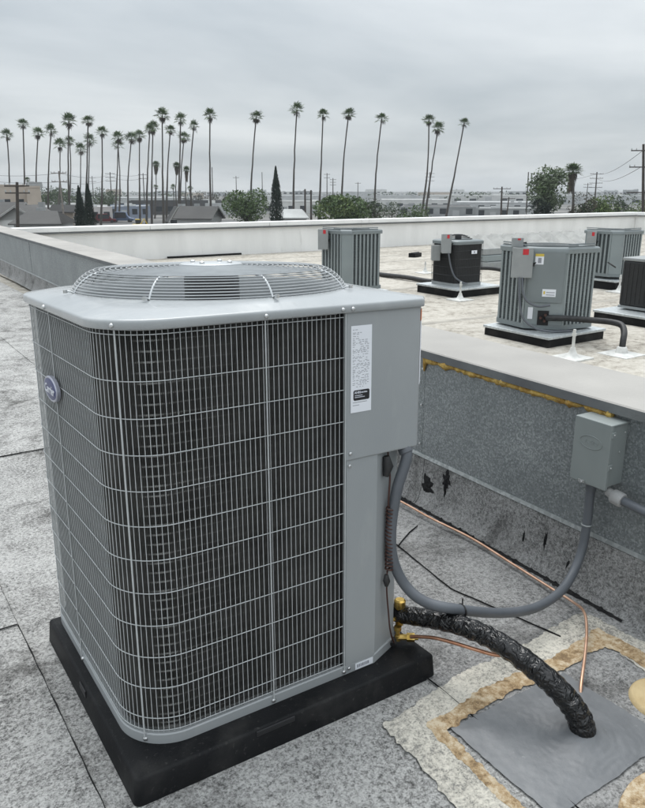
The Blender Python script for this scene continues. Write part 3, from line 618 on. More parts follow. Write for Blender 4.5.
# thin copper line along the foot of the wall
cl = [(2.06, 5.0, .02), (2.10, 3.6, .022), (2.13, 2.62, .035), (2.135, 2.3, .030), (2.15, 2.05, .028), (2.13, 1.80, .026), (2.105, 1.575, .028), (2.085, 1.46, .035), (2.03, 1.37, .060), (1.955, 1.30, .055), (1.85, 1.225, .042), (1.735, 1.15, .026), (1.70, 1.125, .0)]
mb = MB(); mb.tube(spline(cl, 6), .0052, 8); tag(mb.build('copper_line', copper_pale, smooth=60), 'thin pale copper line running along the foot of the galvanised wall', 'pipe')
mb = MB(); mb.tube(spline([(1.340, 1.508, .137), (1.352, 1.478, .150), (1.372, 1.43, .165), (1.397, 1.37, .172), (1.425, 1.315, .172), (1.455, 1.262, .172), (1.475, 1.232, .18)], 6), .0058, 8)
tag(mb.build('copper_line', copper_m, smooth=60), 'short copper liquid line between the brass valve and the black taped hose', 'pipe')

# ------------------------------------------------------------------ taped line set
lp = spline([(1.330, 1.605, .182), (1.348, 1.55, .192), (1.379, 1.466, .212), (1.411, 1.376, .228), (1.444, 1.287, .226), (1.475, 1.201, .204), (1.505, 1.118, .167), (1.527, 1.058, .127), (1.541, 1.019, .085), (1.547, 1.004, .045), (1.549, 0.999, .0), (1.549, .998, -.02)], 14)
mb = MB(); rr = []
for i, p in enumerate(lp):
    t = i / (len(lp) - 1); rr.append((.027 + .010*t) * (1 + .035*math.sin(i*1.05) + .05*nz(i*.35, 2)))
rings = []; prev = None; n = 20
for i, p in enumerate(lp):
    t = (lp[min(i+1, len(lp)-1)] - lp[max(i-1, 0)]).normalized(); u = (prev - t*prev.dot(t)).normalized() if prev else t.cross(Vector((0,0,1))).normalized(); prev = u; vv = t.cross(u)
    rings.append([p + (u*math.cos(6.28319*j/n) + vv*math.sin(6.28319*j/n)) * rr[i] * (1 + .05*((i*.16 + j/n) % 1.0) + .035*nz(j*.9, i*.5, 1)) for j in range(n)])
mb.loops(rings, True, True, True); tag(mb.build('line_set', tape_m, smooth=50), 'thick black taped line set bending down into the grey sealant', 'hose')

# ------------------------------------------------------------------ grey mastic pool, old adhesive marks
def patch(name, poly, z, m, parent=near_roof, rough=.012, sub=.03, thick=.005):
    P = []
    for (a, c) in zip(poly, poly[1:] + poly[:1]):
        k = max(1, int(math.dist(a, c) / sub))
        for i in range(k):
            x = a[0] + (c[0]-a[0])*i/k; y = a[1] + (c[1]-a[1])*i/k; P.append((x + rough*nz(x*14, y*14, 1) + rough*.5*nz(x*50, y*50, 3), y + rough*nz(x*14, y*14, 9) + rough*.5*nz(x*50, y*50, 7)))
    return P
def band(name, outer, inner_, z, m, rough=.010):
    """closed or open band between two poly-lines with the same number of points"""
    mb = MB(); rows = []
    for k in range(len(outer) - 1):
        a0, a1, b0, b1 = outer[k], outer[k+1], inner_[k], inner_[k+1]; n_ = max(2, int(math.dist(a0, a1) / .007))
        for i in range(n_ + (k == len(outer) - 2)):
            t = i / n_; o_ = [a0[j] + (a1[j]-a0[j])*t for j in (0, 1)]; q_ = [b0[j] + (b1[j]-b0[j])*t for j in (0, 1)]; row = []
            for s_ in range(7):
                f = s_ / 6; x = o_[0] + (q_[0]-o_[0])*f; y = o_[1] + (q_[1]-o_[1])*f
                e_ = 1 if s_ in (0, 6) else .35
                x += e_*rough*(nz(x*15, y*15, 1) + .8*nz(x*55, y*55, 2)); y += e_*rough*(nz(x*15, y*15, 5) + .8*nz(x*55, y*55, 6))
                row.append((x, y, hgt(x, y) + (z if s_ not in (0, 6) else z - .0014) + .0004*nz(x*30, y*30)))
            rows.append(row)
    mb.loops(rows, close=False); return mb.build(name, m, near_roof, smooth=50)
band('cream_coating', [(1.10, .55), (1.095, .80), (1.09, 1.335), (1.42, 1.385), (1.80, 1.40), (2.10, 1.425), (2.125, 1.10), (2.12, .55)],
     [(1.215, .55), (1.21, .80), (1.222, 1.225), (1.45, 1.262), (1.80, 1.262), (1.99, 1.25), (1.985, 1.08), (1.985, .55)], .0074, cream_m, .013)
band('amber_adhesive', [(1.195, .55), (1.195, .82), (1.197, 1.268), (1.45, 1.292), (1.80, 1.298), (2.06, 1.325), (2.06, 1.05)],
     [(1.226, .55), (1.226, .82), (1.240, 1.222), (1.46, 1.243), (1.80, 1.236), (1.985, 1.245), (2.0, 1.05)], .0094, rust_m, .012)
mb = MB(); rows = [[(1.90 + .105*f*math.cos(6.28319*i/40) , .965 + .105*f*math.sin(6.28319*i/40), z + hgt(1.9, .965)) for i in range(40)] for f, z in ((1.03, .004), (1, .013), (.93, .018), (.8, .014), (.3, .0135))]
mb.loops(rows, True, False, True); mb.build('sealant_disc', yellowdisk_m, near_roof, smooth=50)
mb = MB(); rows = []
for f, z in ((1.0, .006), (.96, .0125), (.8, .014), (.3, .0145)):
    rows.append([(1.56 + .15*f*math.cos(6.28319*i/30)*(1 + .12*nz(math.cos(i/30*6.28)*2, math.sin(i/30*6.28)*2)), .775 + .06*f*math.sin(6.28319*i/30)*(1 + .2*nz(i*.3, 4)), z + hgt(1.56, .775)) for i in range(30)])
mb.loops(rows, True, False, True); mb.build('sealant_smear', rust_m, near_roof, smooth=50)
ms = MB(); cxm, cym = 1.550, 1.002; G = 84; x0, x1, y0, y1 = 1.262, 1.755, .868, 1.225; g = []
for j in range(G + 1):
    row = []
    for i in range(G + 1):
        u, v_ = i/G, j/G; x = x0 + (x1-x0)*u; y = y0 + (y1-y0)*v_
        edge = min(u, 1-u, v_, 1-v_)
        if edge < .03: x += .005*nz(x*9, y*9, 2) + .003*nz(x*40, y*40); y += .005*nz(x*9, y*9, 8) + .003*nz(x*40, y*40, 3)
        x += .018*(v_ - .5)*-1 + .0; r = math.hypot(x - cxm, (y - cym)*1.05); th = math.atan2(y - cym, x - cxm)
        z = .022*math.exp(-(r/.05)**2) + .020*math.exp(-(r/.10)**2)
        sw = math.sin(r*260 + th*2.0 + 7*nz(x*13, y*13)) * .0010 * (.6 + nz(x*30, y*30, 4)) * math.exp(-((r - .06)/.09)**2)
        wob = .0008*nz(x*22, y*22, 5) + .0007*nz(x*60, y*60, 1)
        lift = .0070 + .005*min(1, edge/.16)
        row.append((x, y, hgt(x, y) + lift + z + sw + wob))
    g.append(row)
ms.loops(g, close=False); tag(ms.build('sealant_pool', mastic_m, smooth=80), 'square pool of grey sealant swirled round the foot of the black hose', 'sealant')

# ------------------------------------------------------------------ condensers on the far roof
def onz(x, y, z):
    d = ray(x, y); t = (z - EYE.z) / d.z; return EYE + d * t
lgrey = mat('louver_paint', (.20,.228,.232), .5, var=(.18,.205,.21), scale=4)
lrib = mat('louver_rib_paint', (.255,.29,.295), .45, var=(.225,.258,.262), scale=4)
lsheen = mat('far_box_paint', (.31,.325,.325), .5, var=(.26,.275,.275), scale=6)
ldark = mat('louver_gap', (.05,.06,.062), .6); coilblack = mat('black_coil', (.012,.013,.014), .55, var=(.022,.023,.024), scale=60)
tray_m = galvanised('pad_tray', (.45,.48,.49), (.72,.75,.75), 40, .5)
whitepipe = mat('white_coated_pipe', (.66,.66,.63), .6, var=(.5,.5,.48), scale=12)
def far_pad(x0, y0, x1, y1, h, label, tray=True):
    t = thing('equipment_pad', label, 'pad', ((x0+x1)/2, (y0+y1)/2, 0), 0, 'pads on the far roof'); a, c = (x1-x0)/2, (y1-y0)/2
    MB().box((-a, -c, -.01), (a, c, h - .03)).build('curb', plastic_m, t, bevel=.01)
    if tray: MB().box((-a - .012, -c - .012, h - .029), (a + .012, c + .012, h)).build('tray', tray_m, t, bevel=.006)
    return t
def louver_unit(x0, y0, s, z0, z1, label, cb=.16, ca=.22, nf=7, rz=0):
    """square louvred condenser; its facet looks to (-x,-y): ca along the front, cb along the left"""
    t = thing('air_conditioner', label, 'air conditioner', (x0, y0, z0), rz, 'louvred condensers on the far roof'); h = z1 - z0; rc = .06
    def ol(o): return [(ca, -o), (s - rc, -o)] + arc(s - rc, rc, rc + o, -90, 0, 4)[1:] + arc(s - rc, s - rc, rc + o, 0, 90, 4) + arc(rc, s - rc, rc + o, 90, 180, 4) + [(-o, cb)]
    MB().prism(ol(-.02), .03, h - .03).build('coil', ldark, t)
    MB().prism(ol(.004), 0, .05).build('base_pan', lgrey, t)
    mb = MB(); P = ol(.012); Q = ol(-.03); mb.loops([[(p[0], p[1], h - .055) for p in P], [(p[0], p[1], h - .012) for p in P], [(p[0], p[1], h) for p in ol(.0)], [(p[0], p[1], h + .004) for p in Q]], True, True, True); mb.build('top_cap', lgrey, t, smooth=40)
    mb = MB(); mb.lathe([(s*.40, h + .002), (s*.40, h + .008), (s*.36, h + .009)], (s/2, s/2, 0), 28); mb.build('fan_opening', ldark, t)
    mb = MB()
    for k in range(6): mb.tube([(s/2 + r*math.cos(6.28319*i/28), s/2 + r*math.sin(6.28319*i/28), h + .007) for i in range(28) for r in (s*(.39 - .06*k),)], .004, 5, closed=True)
    mb.build('fan_grille', ldark, t)
    # facet panel
    d = Vector((-ca, cb, 0)); d.normalize(); nm = Vector((-d.y, d.x, 0)); nm = Vector((-cb, -ca, 0)).normalized()
    mb = MB(); mb.prism([(ca, -.001), (ca + .02, .01), (.01, cb + .02), (-.001, cb)][::1], .05, h - .054); mb.build('corner_panel', lrib, t)
    def ribs(n, fn, span, rot):
        w_ = span / n; rm = MB(); rm.box((0, -.006, .05), (w_*.42, .02, h - .055)); me = rm.mesh('rib', lrib)
        for k in range(n + 1):
            p = fn(k * w_); inst('rib', me, t, (p[0], p[1], 0), (0, 0, rot))
        lm = MB(); nl = int(h / .022)
        for k in range(nl):
            z = .055 + k*.022; lm.add([(0, .012, z + .012), (span, .012, z + .012), (span, .0, z), (0, .0, z)], [(0,1,2,3), (3,2,1,0)])
        p = fn(0); o = lm.build('louvres', lgrey, t, kind='stuff'); o.location = (p[0], p[1], 0); o.rotation_euler = (0, 0, rot)
    fl = s - rc - ca; ribs(nf, lambda u: (ca + u, 0), fl*.93, 0)
    sl = s - rc - cb; ribs(max(4, nf - 1), lambda u: (0, s - rc*.9 - u), sl*.93, -math.pi/2)
    for (dx, dy) in ((.1, .1), (s-.1, .1), (.1, s-.1), (s-.1, s-.1)):
        pass
    return t
def switch_box(p, wd, dp, h, label, rz=0, red=True, post=None):
    t = thing('electrical_box', label, 'electrical box', p, rz, 'switch boxes on the far roof')
    MB().box((-wd/2, 0, 0), (wd/2, dp, h)).build('box_body', lsheen, t, bevel=.006)
    c = MB().box((-wd/2 - .004, -.014, -.004), (wd/2 + .004, -.001, h + .004)).build('box_cover', lsheen, t, bevel=.004)
    if red: MB().box((wd*.0, -.017, h*.78), (wd*.28, -.0145, h*.97)).build('red_sticker', red_m, c)
    mb = MB(); mb.box((wd/2 + .005, .01, h*.38), (wd/2 + .022, .05, h*.5)); mb.cyl((wd/2 + .012, .03, h*.44), (wd/2 + .030, -.02, h*.52), .007, 6); mb.build('switch_handle', motor_m, t)
    if post: mb = MB(); mb.cyl((post, dp*.5, -.002), (post, dp*.5, -p[2] + .1), .014, 8); mb.build('post', lsheen, t)
    return t
def hose(P, r, label, m=black_m, name='hose', cat='hose'):
    mb = MB(); mb.tube(spline(P, 6), r, 10); return tag(mb.build(name, m, smooth=60), label, cat)
def pipe_stand(p, h, label):
    t = thing('pipe_stand', label, 'pipe stand', p, 0, 'white pipe supports on the far roof')
    MB().box((-.14, -.14, -.01), (.14, .14, .014)).build('foot_plate', whitepipe, t, bevel=.006)
    mb = MB(); mb.lathe([(.085, .014), (.05, .03), (.028, .075), (.022, .10)], n=16, cap0=False); mb.build('cone_flashing', whitepipe, t, smooth=50)
    mb = MB(); mb.cyl((0, 0, .09), (0, 0, h), .014, 10); mb.cyl((0, 0, h - .06), (0, 0, h - .035), .02, 10); mb.build('post', whitepipe, t, smooth=40); return t

far_pad(5.74, 4.61, 6.62, 5.47, .115, 'black pad with metal tray under the nearest louvred unit')
louver_unit(5.80, 4.76, .72, .135, .955, 'nearest louvred grey unit on the far roof, with black hose and stickers', .26, .27, 7, R(-7))
C0 = Vector((5.83, 4.69, 0))
# stickers and valves on its facet
fd = Vector((.27, -.26, 0)).normalized(); fn_ = Vector((-.26, -.27, 0)).normalized()
def on_facet(u, z, off): return Vector((0, .26, 0)) + fd*u*1.1 + fn_*off + Vector((0, 0, z))
cu = [o for o in bpy.data.objects if o.get('label', '').startswith('nearest louvred')][0]
def fquad(name, u0, u1, z0, z1, m, off=.006, par=None):
    mb = MB(); a = [on_facet(u, z, off) for u, z in ((u0, z0), (u1, z0), (u1, z1), (u0, z1))]; c = [on_facet(u, z, off - .004) for u, z in ((u0, z0), (u1, z0), (u1, z1), (u0, z1))]
    mb.add(a + c, [(0,1,2,3),(7,6,5,4),(0,4,5,1),(1,5,6,2),(2,6,7,3),(3,7,4,0)]); return mb.build(name, m, par or cu)
fquad('service_cover', .012, .325, .275, .775, lgrey, .012)
s1 = fquad('warning_sticker', .06, .135, .655, .76, sticker_m, .0145); fquad('warning_header', .06, .135, .735, .76, yellow_m, .0165, s1); fquad('print', .085, .115, .67, .72, greyink_m, .0165, s1)
s1 = fquad('notice_sticker', .145, .265, .335, .41, sticker_m, .0145); fquad('print', .155, .17, .36, .39, yellow_m, .0165, s1); fquad('print', .18, .255, .375, .382, greyink_m, .0165, s1); fquad('print', .18, .255, .35, .357, greyink_m, .0165, s1)
fquad('side_sticker', .03, .075, .10, .22, sticker_m, .0065)
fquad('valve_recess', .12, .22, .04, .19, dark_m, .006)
for (u, z) in ((.15, .12), (.19, .15), (.185, .09)):
    mb = MB(); a = on_facet(u, z, .0); c = on_facet(u, z, .05); mb.cyl(a, c, .014, 8); mb.build('valve', brown_m, cu)
switch_box((5.755, 5.03, .66), .20, .08, .29, 'large grey switch box with red tag on the nearest louvred unit', R(-46))
switch_box((5.80, 5.15, .955), .11, .07, .085, 'little grey box topped with red behind the large switch box', R(-46))
hose([(5.76, 5.02, .66), (5.74, 4.98, .52), (5.76, 4.93, .43), (5.84, 4.86, .38), (5.95, 4.80, .39)], .012, 'thin grey whip looping below the large switch box', conduit_m, 'conduit', 'conduit')
hose([(5.73, 5.03, .66), (5.71, 4.99, .45), (5.73, 4.95, .27), (5.80, 4.85, .17), (5.92, 4.74, .135), (6.15, 4.66, .13)], .012, 'grey cable dropping from the large switch box onto the metal tray', conduit_m, 'conduit', 'conduit')
q0 = onz(558, 320.5, .27)
hose([(5.95, 4.84, .255), (6.07, 4.68, .262), (6.22, 4.42, .262), (6.26, 4.28, .262), (6.25, 4.17, .25), (6.20, 4.10, .20), (6.14, 4.06, .12), (6.12, 4.05, -.01)], .030, 'thick black hose arching from the nearest louvred unit down to the roof')
q = onz(611, 358, 0); t = thing('pipe_flashing', 'white cone flashing at the foot of the arching black hose', 'flashing', (6.12, 4.05, 0))
mb = MB(); mb.lathe([(.15, 0), (.14, .012), (.06, .02), (.045, .07), (.04, .075)], n=20); mb.build('flashing_cone', whitepipe, t, smooth=50)
MB().box((-.16, -.16, -.01), (.16, .16, .008)).build('flashing_plate', whitepipe, t, bevel=.004)
q = onz(572, 358, 0); pipe_stand((q.x, q.y, .0), .27, 'white pipe stand in front of the nearest louvred unit')
# unit left, behind the big condenser
far_pad(5.95, 8.38, 6.72, 9.15, .10, 'black pad under the louvred unit seen behind the front condenser')
louver_unit(6.0, 8.43, .66, .12, .965, 'louvred grey unit seen just behind the fan grille of the front condenser', .10, .10, 7)
switch_box((5.90, 8.86, .69), .14, .08, .28, 'grey switch box with red tag beside the unit behind the fan grille', R(-35), True, .0)
# unit far right
far_pad(10.1, 6.93, 10.9, 7.72, .15, 'metal topped pad under the distant louvred unit near the corner')
louver_unit(10.16, 7.0, .66, .19, .90, 'distant louvred grey unit near the corner of the white parapet', .12, .12, 7)
switch_box((10.06, 7.42, .58), .14, .08, .30, 'grey switch box with red tag on the distant louvred unit', R(-50), True, .0)
q = onz(619, 292, 0); pipe_stand((q.x, q.y, 0), .26, 'white pipe stand in front of the distant louvred unit')
hose([(10.10, 7.10, .42), (10.02, 6.98, .40), (10.05, 6.92, .36)], .012, 'short black line at the distant louvred unit')
# black coil unit
far_pad(7.45, 7.68, 8.35, 8.56, .13, 'black pad with bright metal tray under the small black unit')
t = thing('air_conditioner', 'small black unit with mesh sides on a bright metal tray', 'air conditioner', (7.60, 7.88, .13))
s = .56; hh = .665
MB().prism(rrect(.015, .015, s-.015, s-.015, .05), .03, hh - .05).build('coil', coilblack, t)
MB().prism(rrect(0, 0, s, s, .06), 0.0, .045).build('base_pan', lsheen, t)
mb = MB(); mb.loops([[(p[0], p[1], z) for p in rrect(-g_, -g_, s+g_, s+g_, .06)] for g_, z in ((.006, hh - .055), (.008, hh - .015), (-.005, hh), (-.05, hh + .008))], True, True, True); mb.build('top_cap', lgrey, t, smooth=40)
gm = MB()
for k in range(7): gm.tube([(s/2 + r*math.cos(6.28319*i/32), s/2 + r*math.sin(6.28319*i/32), hh + .075 - .010*k*k*.25) for i in range(32) for r in (.03 + .036*k,)], .005, 5, closed=True)
gm.lathe([(.05, hh), (.05, hh + .07)], (s/2, s/2, 0), 12); gm.build('fan_grille', motor_m, t)
gw = MB(); gw.cyl((0, 0, .045), (0, 0, hh - .055), .0025, 5); me = gw.mesh('guard_wire', mat('black_wire', (.03,.032,.034), .5), 60)
for k in range(22):
    inst('guard_wire', me, t, (.03 + k*.0238, -.001, 0)); inst('guard_wire', me, t, (-.001, .03 + k*.0238, 0))
for z in (.16, .28, .40, .52):
    mb = MB(); mb.tube([(p[0], p[1], z) for p in rrect(-.003, -.003, s+.003, s+.003, .06)], .003, 5, closed=True); mb.build('guard_hoop', me.materials[0], t)
b_ = MB().box((.29, -.010, .47), (.40, -.005, .52)).build('brand_plate', sticker_m, t); MB().box((.335, -.012, .482), (.358, -.0105, .508)).build('plate_mark', greyink_m, b_)
switch_box((7.52, 8.02, .62), .13, .09, .27, 'grey switch box with red tag beside the small black unit', R(-30))
switch_box((7.50, 8.22, .50), .12, .08, .22, 'lower grey box behind the tagged switch box at the black unit', R(-30), False, .0)
hose([(7.54, 7.99, .62), (7.56, 7.96, .45), (7.60, 7.90, .28), (7.72, 7.84, .19), (7.82, 7.86, .17)], .013, 'grey whip hanging from the switch box at the black unit', conduit_m, 'conduit', 'conduit')
q = onz(460, 300, 0); pipe_stand((q.x, q.y, 0), .26, 'white pipe stand in front of the small black unit')
q = onz(425, 273, 0); pipe_stand((q.x, q.y, 0), .22, 'white pipe stand just left of the small black unit')
a, c = onz(386, 275, .04), onz(429, 281, .04); hose([tuple(a + (a - c)*.15), tuple(a), tuple((a + c)/2 + Vector((0, 0, .01))), tuple(c), tuple(c + Vector((.1, -.15, .02)))], .04, 'black pipe lying on the roof left of the small black unit', black_m, 'pipe', 'pipe')
hose([(8.14, 8.2, .30), (8.4, 8.25, .33), (8.75, 8.1, .30), (9.0, 7.9, .16), (9.05, 7.85, .0)], .03, 'black hose leaving the small black unit to the right')
q = onz(415, 257, 0); t = thing('block', 'small dark block lying on the roof before the white parapet', 'block', tuple(q), R(20)); MB().box((-.16, -.09, 0), (.16, .09, .10)).build('block_body', plastic_m, t, bevel=.01); MB().box((-.17, -.02, .1), (.17, .02, .112)).build('block_rib', black_m, t)
q = onz(506, 286, 0); t = thing('block', 'small dark block between the black unit and the nearest louvred unit', 'block', tuple(q), R(20)); MB().box((-.10, -.07, 0), (.10, .07, .10)).build('block_body', plastic_m, t, bevel=.01); MB().box((-.11, -.02, .1), (.11, .02, .112)).build('block_rib', black_m, t)
# black unit at the right edge
far_pad(7.58, 4.58, 8.45, 5.45, .12, 'metal topped pad at the right edge of the picture')
t = thing('air_conditioner', 'dark unit with round fan cut by the right edge of the picture', 'air conditioner', (7.86, 4.72, .14)); s = .60; hh = .60
MB().box((0, 0, .03), (s, s, hh - .04)).build('coil', coilblack, t, bevel=.02); MB().box((-.008, -.008, hh - .039), (s+.008, s+.008, hh)).build('top_cap', lsheen, t, bevel=.012); MB().box((-.004, -.004, 0), (s+.004, s+.004, .029)).build('base_pan', lsheen, t)
mb = MB()
for k in range(6): mb.tube([(.33 + (.05 + .035*k)*math.cos(6.28319*i/28), -.004, .30 + (.05 + .035*k)*math.sin(6.28319*i/28)) for i in range(28)], .005, 5, closed=True)
mb.build('fan_guard', lgrey, t)
for k in range(10): MB().box((-.004, .04 + k*.058, .06), (-.0005, .05 + k*.058, hh - .06)).build('rib', black_m, t)
t = switch_box((7.84, 4.57, .50), .20, .10, .34, 'white switch box with blue label at the right edge', R(-20), False); MB().box((-.09, -.018, .02), (.09, -.0145, .07)).build('blue_sticker', mat('blue_sticker', (.05,.16,.36), .5), t)
# folded skylight row behind
sk = thing('skylight', 'row of folded translucent skylight peaks on a galvanised curb', 'skylight', (10.75, 10.3, 0)); sky_m = mat('clouded_acrylic', (.42,.42,.40), .55, var=(.30,.30,.285), scale=5)
for k, (z0, z1, o) in enumerate(((0, .14, .03), (.145, .27, 0), (.275, .40, -.03))): MB().box((0, -o, z0), (3.6, 1.2 + o, z1)).build('curb_rail', [lsheen, lrib, lsheen][k], sk, bevel=.015)
for k in range(9):
    mb = MB(); x = .05 + k*.39; mb.add([(x, .05, .40), (x+.37, .05, .40), (x+.37, 1.15, .40), (x, 1.15, .40), (x+.185, .30, .62), (x+.185, .90, .62)], [(0,1,4),(1,2,5,4),(2,3,5),(3,0,4,5),(0,3,2,1)]); mb.build('skylight_peak', sky_m, sk)

# ------------------------------------------------------------------ ground and neighbourhood
GZ = -5.5
ground_m = mat('street_ground', (.15,.145,.135), .95, var=(.085,.085,.085), scale=.02, detail=8, tcoord='World', extra=[((.30,.29,.27), .035, .52, .62, .7), ((.10,.115,.075), .012, .55, .68, .7)])
b = MB(); b.add([(-4500,-4500,GZ),(4500,-4500,GZ),(4500,4500,GZ),(-4500,4500,GZ)], [(0,1,2,3)]); struct(b.build('ground', ground_m))
barks = [mat('palm_trunk', (.085,.075,.065), .9, var=(.055,.048,.042), scale=3, stretch=(1,1,6)), mat('bark', (.07,.058,.045), .9, var=(.04,.034,.028), scale=6)]
def leafmat(name, a, c):
    m = mat(name, a, .6, var=c, scale=1.1, detail=3, spec=.3); return m
palm_g = leafmat('palm_fronds', (.10,.155,.05), (.05,.085,.03)); palm_d = leafmat('dead_fronds', (.10,.08,.055), (.055,.043,.03))
g_dark = leafmat('cypress_leaves', (.018,.032,.020), (.010,.019,.013)); g_mid = leafmat('green_leaves', (.10,.15,.05), (.05,.085,.03)); g_light = leafmat('fresh_leaves', (.14,.19,.05), (.08,.12,.035))
g_grey = leafmat('grey_green_leaves', (.15,.185,.11), (.08,.11,.06)); g_brown = leafmat('brownish_leaves', (.085,.075,.05), (.05,.048,.032)); g_hedge = leafmat('tree_belt_leaves', (.08,.11,.055), (.042,.062,.034))

def palm_crown(seed, skirt=.5, size=1.75, n=21):
    r = random.Random(seed); mb = MB()
    def frond(az, elv, ln, mi):
        mb.cur = mi; d = Vector((math.cos(az)*math.cos(elv), math.sin(az)*math.cos(elv), math.sin(elv)))
        side = Vector((-math.sin(az), math.cos(az), 0)); up = side.cross(d) * -1
        if up.z < 0: up = -up
        pet = d * ln * .42; mb.add([side*.02, -side*.02, pet - side*.02, pet + side*.02], [(0,1,2,3)])
        hub = pet; m = 11
        for k in range(m):
            a = (k/(m-1) - .5) * R(215); dd = d*math.cos(a) + side*math.sin(a); L_ = ln*.60*(1 - .28*abs(k/(m-1) - .5)*2) * r.uniform(.88, 1.08)
            wv = (side*math.cos(a) - d*math.sin(a)) * ln*.042; fold = up*ln*.035*(1 if k % 2 else -1)
            tip = hub + dd*L_*1.0 - Vector((0, 0, 1))*L_*.16*r.uniform(.2, 1.6); mid = hub + dd*L_*.55 + fold
            mb.add([hub, mid - wv, tip, mid + wv], [(0,1,2,3)])
    for i in range(n):
        f = i / n; el_ = R(82 - 112*f + r.uniform(-9, 9)); frond(i*2.39996 + r.uniform(-.25, .25), el_, size*r.uniform(.82, 1.08)*(1 - .12*(f < .2)), 0)
    for i in range(int(26*skirt)):
        frond(r.uniform(0, 6.28), R(r.uniform(-86, -48)), size*r.uniform(.6, .85), 1)
        z = -size*r.uniform(.1, .9)*skirt
        mb.v[-1] = mb.v[-1]
    return mb.mesh('crown', [palm_g, palm_d])
CR = [palm_crown(i, .12 + .10*(i % 3), 1.75 + .14*(i % 2)) for i in range(6)]
def skirt_crown(seed, size=1.6, drop=3.0):
    me = palm_crown(seed, 1.0, size, 40); r = random.Random(seed); bm = bmesh.new(); bm.from_mesh(me)
    for k in range(260):                     # the beard of dead fronds hanging round the trunk
        a = r.uniform(0, 6.28); z = -r.uniform(.2, 1)*drop; rad = .75*(1 - .45*(-z/drop)) * r.uniform(.4, 1.05); w_ = r.uniform(.05, .12); l_ = r.uniform(.5, 1.0)
        p = Vector((rad*math.cos(a), rad*math.sin(a), z)); tn = Vector((-math.sin(a), math.cos(a), 0))*w_; vs = [bm.verts.new(p - tn + Vector((0,0,l_*.5))), bm.verts.new(p + tn + Vector((0,0,l_*.5))), bm.verts.new(p*1.06 + Vector((0,0,-l_*.5)))]
        f = bm.faces.new(vs); f.material_index = 1
    bm.to_mesh(me); bm.free(); return me
SK = [skirt_crown(21), skirt_crown(22, 1.5, 2.2)]
ORD = ['first','second','third','fourth','fifth','sixth','seventh','eighth','ninth','tenth','eleventh','twelfth','thirteenth','fourteenth','fifteenth','sixteenth','seventeenth','eighteenth','nineteenth','twentieth']
def palm(ct, base_x, dist, crown_me, label, wpx=14.5, tr=.19, grp='fan palms along the skyline'):
    top = at(ct[0], ct[1] + 3, dist); lean = at(base_x, 212, dist); k = (top.z - GZ) / max(.1, top.z - lean.z); bx_ = top + (lean - top)*k; bx_.z = GZ
    t = thing('palm_tree', label, 'palm tree', tuple(bx_), 0, grp); r = random.Random(int(ct[0]*7 + ct[1])); n = 12; P = []; rr = []
    wob = Vector((r.uniform(-.5, .5), r.uniform(-.5, .5), 0)) ; V = top - bx_
    for i in range(n + 1):
        f = i/n; P.append(V*f + wob*math.sin(f*math.pi)*1.0 + Vector((.10*nz(i*.8, ct[0]), .10*nz(i*.8, ct[0], 5), 0)) * (f*(1-f)*4)); rr.append(tr*(1.45 - .75*min(1, f*1.6)) if f < .6 else tr*(.70 - .12*(f - .6)))
    P[-1] = V; mb = MB(); mb.tube(P, rr, 7); mb.build('trunk', barks[0], t, smooth=60)
    s_ = wpx/14.5 * dist/150 * .95; inst('crown', crown_me, t, tuple(V), (R(r.uniform(-6, 6)), R(r.uniform(-6, 6)), r.uniform(0, 6.28)), (s_*r.uniform(.86, 1.14), s_*r.uniform(.86, 1.14), s_*r.uniform(.85, 1.2)))
    return t
row = [(6.8,132,7,170),(23,121.3,24.6,160),(38.2,130.4,37.6,172),(51.2,127.6,49,165),(60,141.8,58,190),(69,118,70.6,155),(69.6,138.4,67.2,190),(80.7,146.4,79,205),(88,118,85,155),(89.5,137.2,88,190),(102,129,101,165),
       (118.2,134.3,115,185),(118,142,118.8,195),(131.6,135.2,129.2,180),(139.6,132.8,140,175),(149.8,126.5,147,165),(153,124.5,152,168),(162.3,112.3,163.6,150),(170.3,127.2,167,165),(180.6,116.6,177.8,152),(184,134.3,180.4,180),(194,123,193,160),(210,112.3,211.3,148)]
for i, (x, y, bx_, d) in enumerate(row):
    palm((x, y), bx_, d, CR[i % 6], 'tall thin fan palm, %s from the left in the dense left row' % (ORD[i] if i < 20 else ['twenty-first','twenty-second','twenty-third'][i-20]), 13.2 + (i % 3)*.7)
row2 = [(256.3,114,251.5,150),(296.9,106.3,294,146),(323,111.7,319,150),(348.7,111.4,342.5,150),(381.8,115.8,375.4,152)]
for i, (x, y, bx_, d) in enumerate(row2): palm((x, y), bx_, d, CR[(i + 2) % 6], 'tall fan palm standing apart, %s of five in the middle of the skyline' % ORD[i], 15)
for i, (x, y, bx_, d) in enumerate([(428.9,117.2,420.5,152),(438,125.6,426,158),(464.2,120,447,152)]): palm((x, y), bx_, d, CR[(i + 4) % 6], ['left one of the pair of leaning fan palms at right', 'right and lower one of the pair of leaning fan palms at right', 'rightmost tall fan palm, leaning right, standing alone'][i], 14.5)
palm((156,161.6),155,200,SK[1],'bushy shorter palm left of the middle of the left row',10,.17); palm((176.8,162.6),177.4,200,SK[1],'bushy shorter palm in the right half of the left row',10,.17); palm((186.5,167),187,200,SK[0],'short shaggy palm with a long beard of dead fronds in the left row',10.5,.17)
palm((572.8,168),571,120,SK[0],'stout shaggy palm beside the leafy tree at right',21,.24)
for i, (x, y) in enumerate([(27.3,176.7),(33,182),(156,184),(173,184),(190,185.5)]): palm((x, y), x, 230, CR[i], 'small distant palm with round head, %s from the left' % ORD[i], 7, .16, 'small distant palms')

